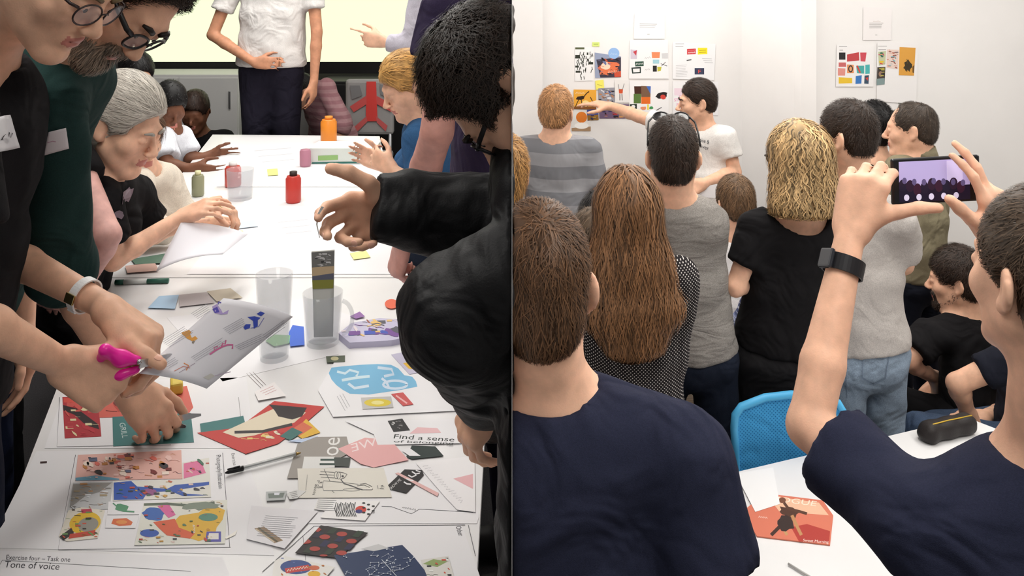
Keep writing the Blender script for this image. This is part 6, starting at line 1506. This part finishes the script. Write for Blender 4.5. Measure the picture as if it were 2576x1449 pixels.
# pencil case
a, b = PZ(2322, 1112, TRZ), PZ(2448, 1084, TRZ); ax = nrm(b - a); sd = np.cross([0, 0, 1.], ax); c0 = (a + b) / 2 + V3(0, 0, .03); A_ = np.stack([ax, sd, V3(0, 0, 1)], 1); Lc = np.linalg.norm(b - a)
pk = empty('pencil_case', (a + b) / 2, 'black leather pencil case with yellow zip on the white meeting table', 'pencil case')
V, Fc = mesh_sdf([rbox(c0, (Lc, .062, .058), A_, .022), ell(c0 - ax * Lc * .42 + V3(0, 0, -.008), (.03, .03, .02), A_, .02), half((0, 0, -1), (0, 0, TRZ + .0015))], .004, disp=lambda X: .0015 * np.sin(X[:, 0] * 90), dmax=.002)
child(mk('case', V, Fc, mat('black_leather', (40, 36, 36), .5, bump=.3, bscale=300, spec=.3)), pk)
v, f = tube_vf([c0 - ax * Lc * .44 - sd * .014 + V3(0, 0, -.02), c0 - ax * Lc * .46 - sd * .01 + V3(0, 0, .012), c0 - ax * Lc * .36 - sd * .012 + V3(0, 0, .029), c0 - ax * Lc * .1 - sd * .01 + V3(0, 0, .03), c0 + ax * Lc * .42 - sd * .01 + V3(0, 0, .0295)], .0022, 6); z_ = child(mk('zip', v, f, mat('zip_yellow', (206, 170, 60), .4)), pk)
TT = on_table(TRZ)
sheet('magazine', 'coral magazine page with a dancing figure on the meeting table', [(1868, 1290), (1924, 1244), (2070, 1262), (2096, 1300), (2088, 1374), (1904, 1352)], (214, 122, 98),
      [('p', [(1930, 1250), (2060, 1268), (2085, 1300), (1960, 1290)], (232, 186, 156)), ('t', 'VOGUE', 1940, 1263, 2052, 1277, 4, -13, (246, 226, 206)), ('p', [(1990, 1330), (2030, 1322), (2088, 1340), (2086, 1370), (2010, 1366)], (176, 66, 58)), ('p', epts(1985, 1292, 26, 14, .3, 14, .3, 3), (84, 56, 44)), ('p', epts(1968, 1262, 9, 7), (120, 78, 58)), ('l', [(1972, 1268), (1984, 1284), (2010, 1290), (2030, 1296)], 7, (92, 62, 48)), ('l', [(1980, 1300), (1960, 1330), (1940, 1350)], 9, (70, 48, 40)), ('l', [(1992, 1300), (2006, 1330), (2016, 1350)], 8, (190, 140, 96)), ('l', [(1975, 1304), (1972, 1336), (1980, 1350)], 7, (196, 150, 104)), ('p', epts(1976, 1318, 22, 20, .2, 14, .25, 8), (60, 46, 42)), ('t', 'Sweet Morning', 2020, 1366, 2084, 1371, 1, -7, (244, 226, 216)), squig(1908, 1306, 1930, 1309, 1, -5, 1.2, (244, 226, 216), 5)], TT, .001, .003, 'magazine')
sheet('white_sheet', 'blank white sheet lying across the coral magazine', [(1850, 1195), (1945, 1180), (1962, 1272), (1900, 1292)], (240, 239, 240), [], TT, .0046, .0004)
v, f = tube_vf([PZ(1983, 1418, TRZ + .005), PZ(2052, 1460, TRZ + .005)], .003, 8); pc = mk('pen', v - PZ(2010, 1440, TRZ), f, mat('pen_grey', (180, 178, 176), .4)); pc.location = tuple(PZ(2010, 1440, TRZ)); tag(pc, 'slim pale grey pen lying on the meeting table', 'pen')
# far white table with a raised white block
table('side_table', TR2, TRZ, .025, FLOOR_R, M_TABLE, 'white table beside the person in white shirt')
sheet('paper_sheet', 'white sheet held by the pointing man', [(1760, 472), (1806, 462), (1812, 498), (1752, 496)], (232, 230, 232), [], on_wall(4.42), 0, .0006)
print('T props', time.time() - T0)
# ================================================================ posters on the walls
WA_ = on_wall(D1 - .001)
kw = .25 / (3.6 - xw(2018, D2)); WB_ = on_wall(D2 - .001, kw, xw(2018, D2))
pl = [0]
def post(label, poly, col, prints=(), w=WA_, name='poster'):
    pl[0] += 1; return sheet(name, label, poly, col, prints, w, .0006 + (pl[0] % 12) * .0004, .0004, 'poster')
K = (54, 58, 50); GW = (238, 238, 238)
r = np.random.default_rng(8)
post('white poster with dark block letter grid', [(1446, 117), (1494, 120), (1493, 203), (1446, 204)], GW, [('p', [(1447, 119), (1470, 119), (1470, 124), (1447, 124)], (92, 100, 70))] + [('p', [(x, y), (x + w_, y), (x + w_, y + h_), (x, y + h_)], K) for x, y, w_, h_ in [(1447, 138, 12, 9), (1480, 156, 12, 6), (1447, 165, 9, 5), (1448, 178, 12, 5), (1476, 132, 4, 6)]] + [('l', [(x, y), (x + r.uniform(-3, 3), y + 8)], 1.6, K) for x, y in r.uniform((1449, 126), (1490, 194), (46, 2))])
post('small pale green sticky note above the collage', [(1490, 106), (1508, 106), (1508, 117), (1490, 117)], (214, 230, 130), [('l', [(1493, 111), (1505, 111)], 2, (150, 170, 90))])
post('collage poster with dark concert photograph and red lettering', [(1496, 132), (1562, 142), (1562, 194), (1497, 196)], (150, 160, 186), [('p', [(1500, 150), (1562, 144), (1562, 194), (1510, 195)], (64, 58, 72)), ('p', epts(1530, 172, 24, 16, -.3, 14, .3, 4), (226, 120, 80)), ('p', epts(1522, 166, 12, 10, 0, 12, .2, 5), (246, 214, 190)), squig(1530, 186, 1558, 184, 0, -12, 1.6, (226, 200, 186), 6), ('p', [(1545, 184), (1562, 178), (1562, 193), (1546, 194)], (206, 84, 60))] + scatter([(1500, 146), (1560, 144), (1560, 190), (1502, 192)], 26, [(200, 90, 60), (110, 120, 160), (30, 30, 38)], (2, 7), 6))
post('round pale blue sticker on the collage', epts(1544, 134, 14, 14), (150, 186, 232), [squig(1536, 138, 1552, 138, 0, -6, 1.2, (196, 216, 240), 4)])
post('white sheet with tiny centred caption high on the bright wall', [(1596, 32), (1672, 34), (1672, 98), (1594, 98)], (240, 238, 238), lines(1609, 60, 1656, 61, 0, 4, 3, 1.2, (176, 174, 174)) + [('l', [(1628, 86), (1634, 86)], 1.2, (176, 174, 174))])
post('white worksheet with scattered small logos', [(1584, 100), (1680, 100), (1682, 198), (1582, 198)], (240, 239, 240), [('p', [(1586, 124), (1603, 126), (1602, 148), (1586, 148)], (206, 196, 210)), ('p', [(1592, 130), (1602, 126), (1600, 140)], (196, 70, 80)), ('p', [(1597, 155), (1619, 154), (1619, 166), (1598, 167)], (52, 84, 70)), squig(1600, 163, 1617, 162, 0, -5, 1.2, GW, 6), ('p', [(1588, 170), (1612, 168), (1612, 184), (1590, 185)], (44, 58, 54)), ('p', [(1592, 173), (1609, 172), (1609, 181), (1593, 182)], GW), ('p', [(1639, 131), (1660, 131), (1659, 146), (1640, 146)], (232, 140, 96)), ('p', [(1664, 134), (1680, 133), (1680, 147), (1665, 147)], (206, 206, 208)), ('p', [(1642, 150), (1658, 150), (1658, 160), (1642, 160)], (160, 204, 216)), ('p', [(1642, 165), (1652, 165), (1652, 180), (1642, 180)], (44, 44, 44)), ('p', [(1653, 168), (1664, 168), (1662, 178), (1654, 180)], (196, 190, 70)), ('l', [(1662, 160), (1678, 166)], 1.3, INK), ('l', [(1664, 166), (1674, 156)], 1.3, INK), squig(1622, 148, 1636, 147, 0, -6, .9, (160, 160, 160), 3), squig(1622, 177, 1634, 176, 0, -5, .9, (160, 160, 160), 3)])
post('white worksheet with red and yellow logo labels', [(1692, 106), (1800, 110), (1796, 202), (1692, 198)], (238, 238, 240), [('p', [(1728, 123), (1750, 122), (1750, 136), (1728, 137)], (206, 66, 70)), squig(1731, 134, 1748, 133, 0, -4, 1.2, GW, 6), squig(1731, 128, 1748, 127, 0, -3, .8, (226, 150, 150), 7), ('p', [(1755, 120), (1779, 120), (1779, 136), (1755, 137)], (240, 224, 50)), ('l', [(1758, 127), (1776, 126)], 1.6, (190, 160, 40)), ('l', [(1758, 132), (1776, 131)], 1.6, (190, 160, 40)), ('l', [(1727, 152), (1739, 150)], 2.6, (90, 90, 90)), ('p', [(1747, 171), (1771, 171), (1771, 187), (1747, 187)], (60, 66, 90)), ('t', 'F', 1756, 184, 1763, 184, 0, -9, (216, 80, 70))] + lines(1699, 110, 1722, 110, 0, 7, 2, 1.2, (170, 170, 172)) + lines(1700, 165, 1730, 163, 0, 4, 8, .9, (196, 196, 198)) + lines(1766, 147, 1792, 148, 3, 5, 3, 1, (180, 180, 184)))
post('yellow sticky square on the photo collage', [(1497, 203), (1518, 200), (1520, 222), (1499, 226)], (240, 232, 110), [('l', [(1502, 212), (1515, 216)], 1.6, (200, 190, 90))])
post('orange sunset photo of an ostrich', [(1443, 225), (1500, 226), (1500, 275), (1443, 274)], (232, 168, 62), [('e', 1473, 262, 10, 10, (252, 224, 150)), ('p', epts(1460, 246, 12, 5, -.2, 12, .2, 3), (50, 36, 26)), ('l', [(1468, 244), (1476, 234), (1482, 230)], 2.4, (50, 36, 26)), ('l', [(1456, 250), (1450, 262), (1446, 272)], 1.8, (50, 36, 26)), ('l', [(1462, 250), (1464, 262), (1458, 270)], 1.8, (50, 36, 26)), squig(1448, 236, 1470, 236, 0, -5, 1.2, (248, 230, 190), 6), ('l', [(1485, 244), (1492, 258), (1490, 272)], 2, (60, 40, 26)), ('p', [(1443, 268), (1500, 268), (1500, 275), (1443, 274)], (130, 80, 40))])
P_ = [(1505, 222), (1546, 220), (1546, 262), (1506, 262)]
post('busy street photo beside the sunset photo', P_, (150, 150, 160), scatter(P_, 40, [(40, 42, 54), (220, 220, 226), (60, 90, 150), (190, 130, 90), (110, 110, 116)], (2, 7), 41))
post('white sheet with drawing of a red drink glass', [(1546, 200), (1581, 202), (1583, 258), (1547, 258)], (232, 230, 228), [('p', [(1556, 224), (1567, 224), (1566, 235), (1557, 235)], (206, 86, 50)), ('l', [(1555, 212), (1557, 224), (1566, 224), (1570, 210)], 1.6, (130, 130, 130)), ('l', [(1559, 236), (1559, 252)], 1.8, (70, 60, 60)), ('l', [(1564, 236), (1565, 252)], 1.8, (70, 60, 60))])
post('round orange food photo on white paper', [(1437, 274), (1486, 276), (1486, 330), (1438, 330)], (232, 230, 226), [('e', 1463, 295, 14, 14, (226, 128, 50)), ('p', [(1438, 322), (1486, 318), (1486, 330), (1438, 330)], (170, 140, 110)), ('e', 1463, 316, 18, 8, (246, 244, 240))])
P_ = [(1476, 276), (1505, 274), (1506, 300), (1478, 304)]
post('blue and gold landscape photo', P_, (72, 90, 170), [('p', [(1477, 290), (1505, 288), (1506, 302), (1478, 303)], (150, 110, 50))] + scatter(P_, 12, [(40, 50, 90), (190, 150, 60)], (2, 5), 42))
P_ = [(1506, 262), (1582, 262), (1582, 298), (1508, 298)]
post('dark purple photo strip behind the pointing hand', P_, (110, 90, 120), scatter(P_, 30, [(60, 50, 90), (206, 150, 90), (40, 34, 40), (176, 60, 60)], (2, 7), 43))
post('white worksheet with warm photo collage', [(1584, 204), (1682, 204), (1682, 288), (1582, 290)], (240, 239, 240), [('p', [(1595, 217), (1613, 217), (1613, 236), (1596, 236)], (70, 40, 30)), ('p', [(1594, 236), (1613, 236), (1612, 260), (1594, 260)], (90, 120, 60)), ('p', [(1613, 216), (1637, 217), (1636, 246), (1613, 246)], (120, 90, 70)), ('p', [(1626, 217), (1637, 217), (1636, 236)], (70, 110, 190)), ('p', [(1613, 244), (1636, 244), (1636, 261), (1613, 261)], (226, 110, 40)), ('p', epts(1664, 240, 15, 8, -.2, 16, .15, 3), (40, 34, 36)), ('p', epts(1668, 244, 7, 6, .4), (206, 70, 60)), ('p', [(1584, 262), (1602, 261), (1602, 276), (1584, 277)], (40, 52, 44)), ('e', 1593, 268, 5, 4, GW), ('p', [(1628, 262), (1632, 262), (1632, 276), (1628, 276)], (240, 220, 70)), ('p', epts(1617, 272, 7, 5, 0, 10, .3, 5), (230, 150, 110)), ('p', epts(1639, 271, 5, 4, 0, 10, .4, 6), (70, 150, 90)), ('l', [(1650, 278), (1664, 270)], 2, (80, 80, 84))])
post('white worksheet with pink lettering behind the pointing man', [(1692, 204), (1806, 206), (1806, 290), (1692, 290)], (238, 237, 239), [('t', 'M', 1708, 244, 1716, 244, 0, -7, (226, 110, 170)), ('t', 'STUF', 1696, 255, 1718, 255, 0, -8, (226, 110, 170)), ('t', 'IN', 1702, 266, 1710, 266, 0, -7, (226, 110, 170)), ('p', [(1696, 222), (1722, 222), (1720, 240), (1696, 240)], (236, 214, 226))] + [('e', 1791, 211 + 5 * k, 6, 1.6, (150, 150, 152)) for k in range(3)])
# right-hand wall
post('white sheet with centred lines of text high on the right wall', [(2171, 18), (2243, 20), (2240, 101), (2170, 101)], (236, 232, 232), lines(2186, 58, 2224, 58, 0, 4, 4, 1.3, (170, 166, 166)) + [squig(2196, 55, 2214, 55, 0, -3, .8, (190, 170, 160), 6), ('l', [(2201, 88), (2206, 88)], 1.3, (150, 150, 150))], WB_)
post('white worksheet with coral, teal and blue paper swatches', [(2104, 112), (2198, 114), (2196, 218), (2102, 218)], (238, 236, 236), [('p', [(2110, 132), (2126, 132), (2126, 150), (2110, 150)], (46, 44, 46)), ('p', [(2130, 137), (2160, 131), (2161, 152), (2130, 155)], (190, 72, 76)), ('p', [(2163, 132), (2179, 132), (2176, 155), (2164, 154)], (204, 80, 92)), ('p', [(2109, 157), (2127, 157), (2128, 168), (2109, 168)], (200, 106, 106)), ('p', [(2107, 171), (2126, 172), (2125, 190), (2107, 190)], (222, 148, 138)), ('p', [(2130, 162), (2147, 163), (2147, 184), (2130, 184)], (226, 150, 100)), ('e', 2139, 173, 6, 9, (50, 50, 54)), ('e', 2139, 173, 3.4, 6, (226, 160, 110)), ('p', [(2153, 165), (2173, 165), (2173, 185), (2155, 184)], (78, 170, 166)), ('l', [(2155, 165), (2163, 183)], 4, (206, 70, 60)), ('p', [(2176, 163), (2187, 162), (2187, 185), (2176, 186)], (80, 178, 178)), ('p', [(2109, 194), (2143, 196), (2143, 209), (2109, 210)], (230, 192, 60)), ('p', [(2152, 191), (2167, 189), (2166, 210), (2151, 211)], (62, 120, 190)), ('p', [(2174, 190), (2185, 189), (2184, 211), (2173, 210)], (60, 80, 100)), ('p', [(2176, 196), (2183, 194), (2182, 203)], (206, 70, 60)), ('l', [(2110, 117), (2130, 117)], 1.3, (160, 160, 160)), ('l', [(2111, 126), (2120, 126)], 1.6, (150, 150, 150))], WB_)
post('white worksheet carrying a photo collage on the right wall', [(2206, 108), (2309, 108), (2304, 262), (2204, 254)], (236, 234, 234), [('l', [(2208, 116), (2230, 116)], 1.3, (150, 150, 150)), ('l', [(2209, 125), (2228, 125)], 1.6, (120, 120, 120))], WB_)
P_ = [(2208, 130), (2228, 128), (2226, 162), (2210, 165)]; post('green and yellow illustrated scrap on the photo collage', P_, (190, 196, 160), scatter(P_, 18, [(60, 110, 80), (226, 190, 60), (60, 80, 150), (190, 70, 100)], (2, 6), 51), WB_)
P_ = [(2230, 124), (2260, 125), (2258, 174), (2229, 170)]; post('pale pink illustrated page on the photo collage', P_, (228, 206, 196), scatter(P_, 30, [(200, 130, 110), (150, 90, 80), (240, 226, 216), (120, 180, 190)], (2, 5), 52), WB_)
post('orange photo of a tree silhouette', [(2262, 118), (2302, 120), (2298, 190), (2260, 189)], (216, 158, 72), [('p', epts(2282, 166, 9, 13, .2, 14, .35, 4), (60, 52, 34)), ('l', [(2280, 180), (2284, 150)], 2, (60, 50, 34)), ('l', [(2282, 160), (2280, 148)], 1.5, (90, 74, 40)), ('p', [(2294, 168), (2299, 162), (2298, 184), (2294, 182)], (110, 80, 40))], WB_)
P_ = [(2206, 169), (2226, 168), (2224, 212), (2204, 214)]; post('dark portrait photo on the photo collage', P_, (70, 62, 58), [('e', 2214, 186, 5, 7, (150, 120, 100)), ('p', [(2204, 198), (2224, 196), (2224, 212), (2204, 214)], (130, 150, 150))] + scatter(P_, 8, [(180, 170, 80), (40, 36, 36)], (2, 5), 53), WB_)
P_ = [(2228, 173), (2255, 172), (2252, 214), (2226, 212)]; post('black and white photo of a crowd', P_, (86, 84, 84), [('p', [(2242, 174), (2254, 174), (2254, 190), (2244, 188)], (216, 214, 214))] + scatter(P_, 26, [(40, 38, 38), (130, 128, 126), (180, 178, 176)], (2, 5), 54), WB_)
P_ = [(2206, 214), (2256, 216), (2254, 256), (2204, 254)]; post('bright kitchen photo with people', P_, (196, 180, 160), scatter(P_, 36, [(220, 200, 120), (190, 120, 120), (90, 110, 130), (236, 230, 224), (120, 90, 70)], (2, 7), 55), WB_)
P_ = [(2262, 190), (2298, 192), (2296, 262), (2259, 260)]; post('photo of a horse in a green field', P_, (110, 136, 76), [('p', [(2262, 191), (2298, 193), (2297, 214), (2262, 212)], (196, 206, 216)), ('p', epts(2281, 200, 7, 6, .5), (70, 66, 62)), ('p', [(2272, 200), (2284, 198), (2288, 258), (2266, 258)], (60, 62, 58)), ('p', [(2262, 236), (2296, 240), (2296, 262), (2259, 260)], (48, 62, 40)), ('l', [(2276, 204), (2274, 232)], 5, (206, 200, 196))] + scatter(P_, 10, [(80, 110, 50), (40, 44, 40)], (2, 6), 56), WB_)
print('T posters', time.time() - T0)
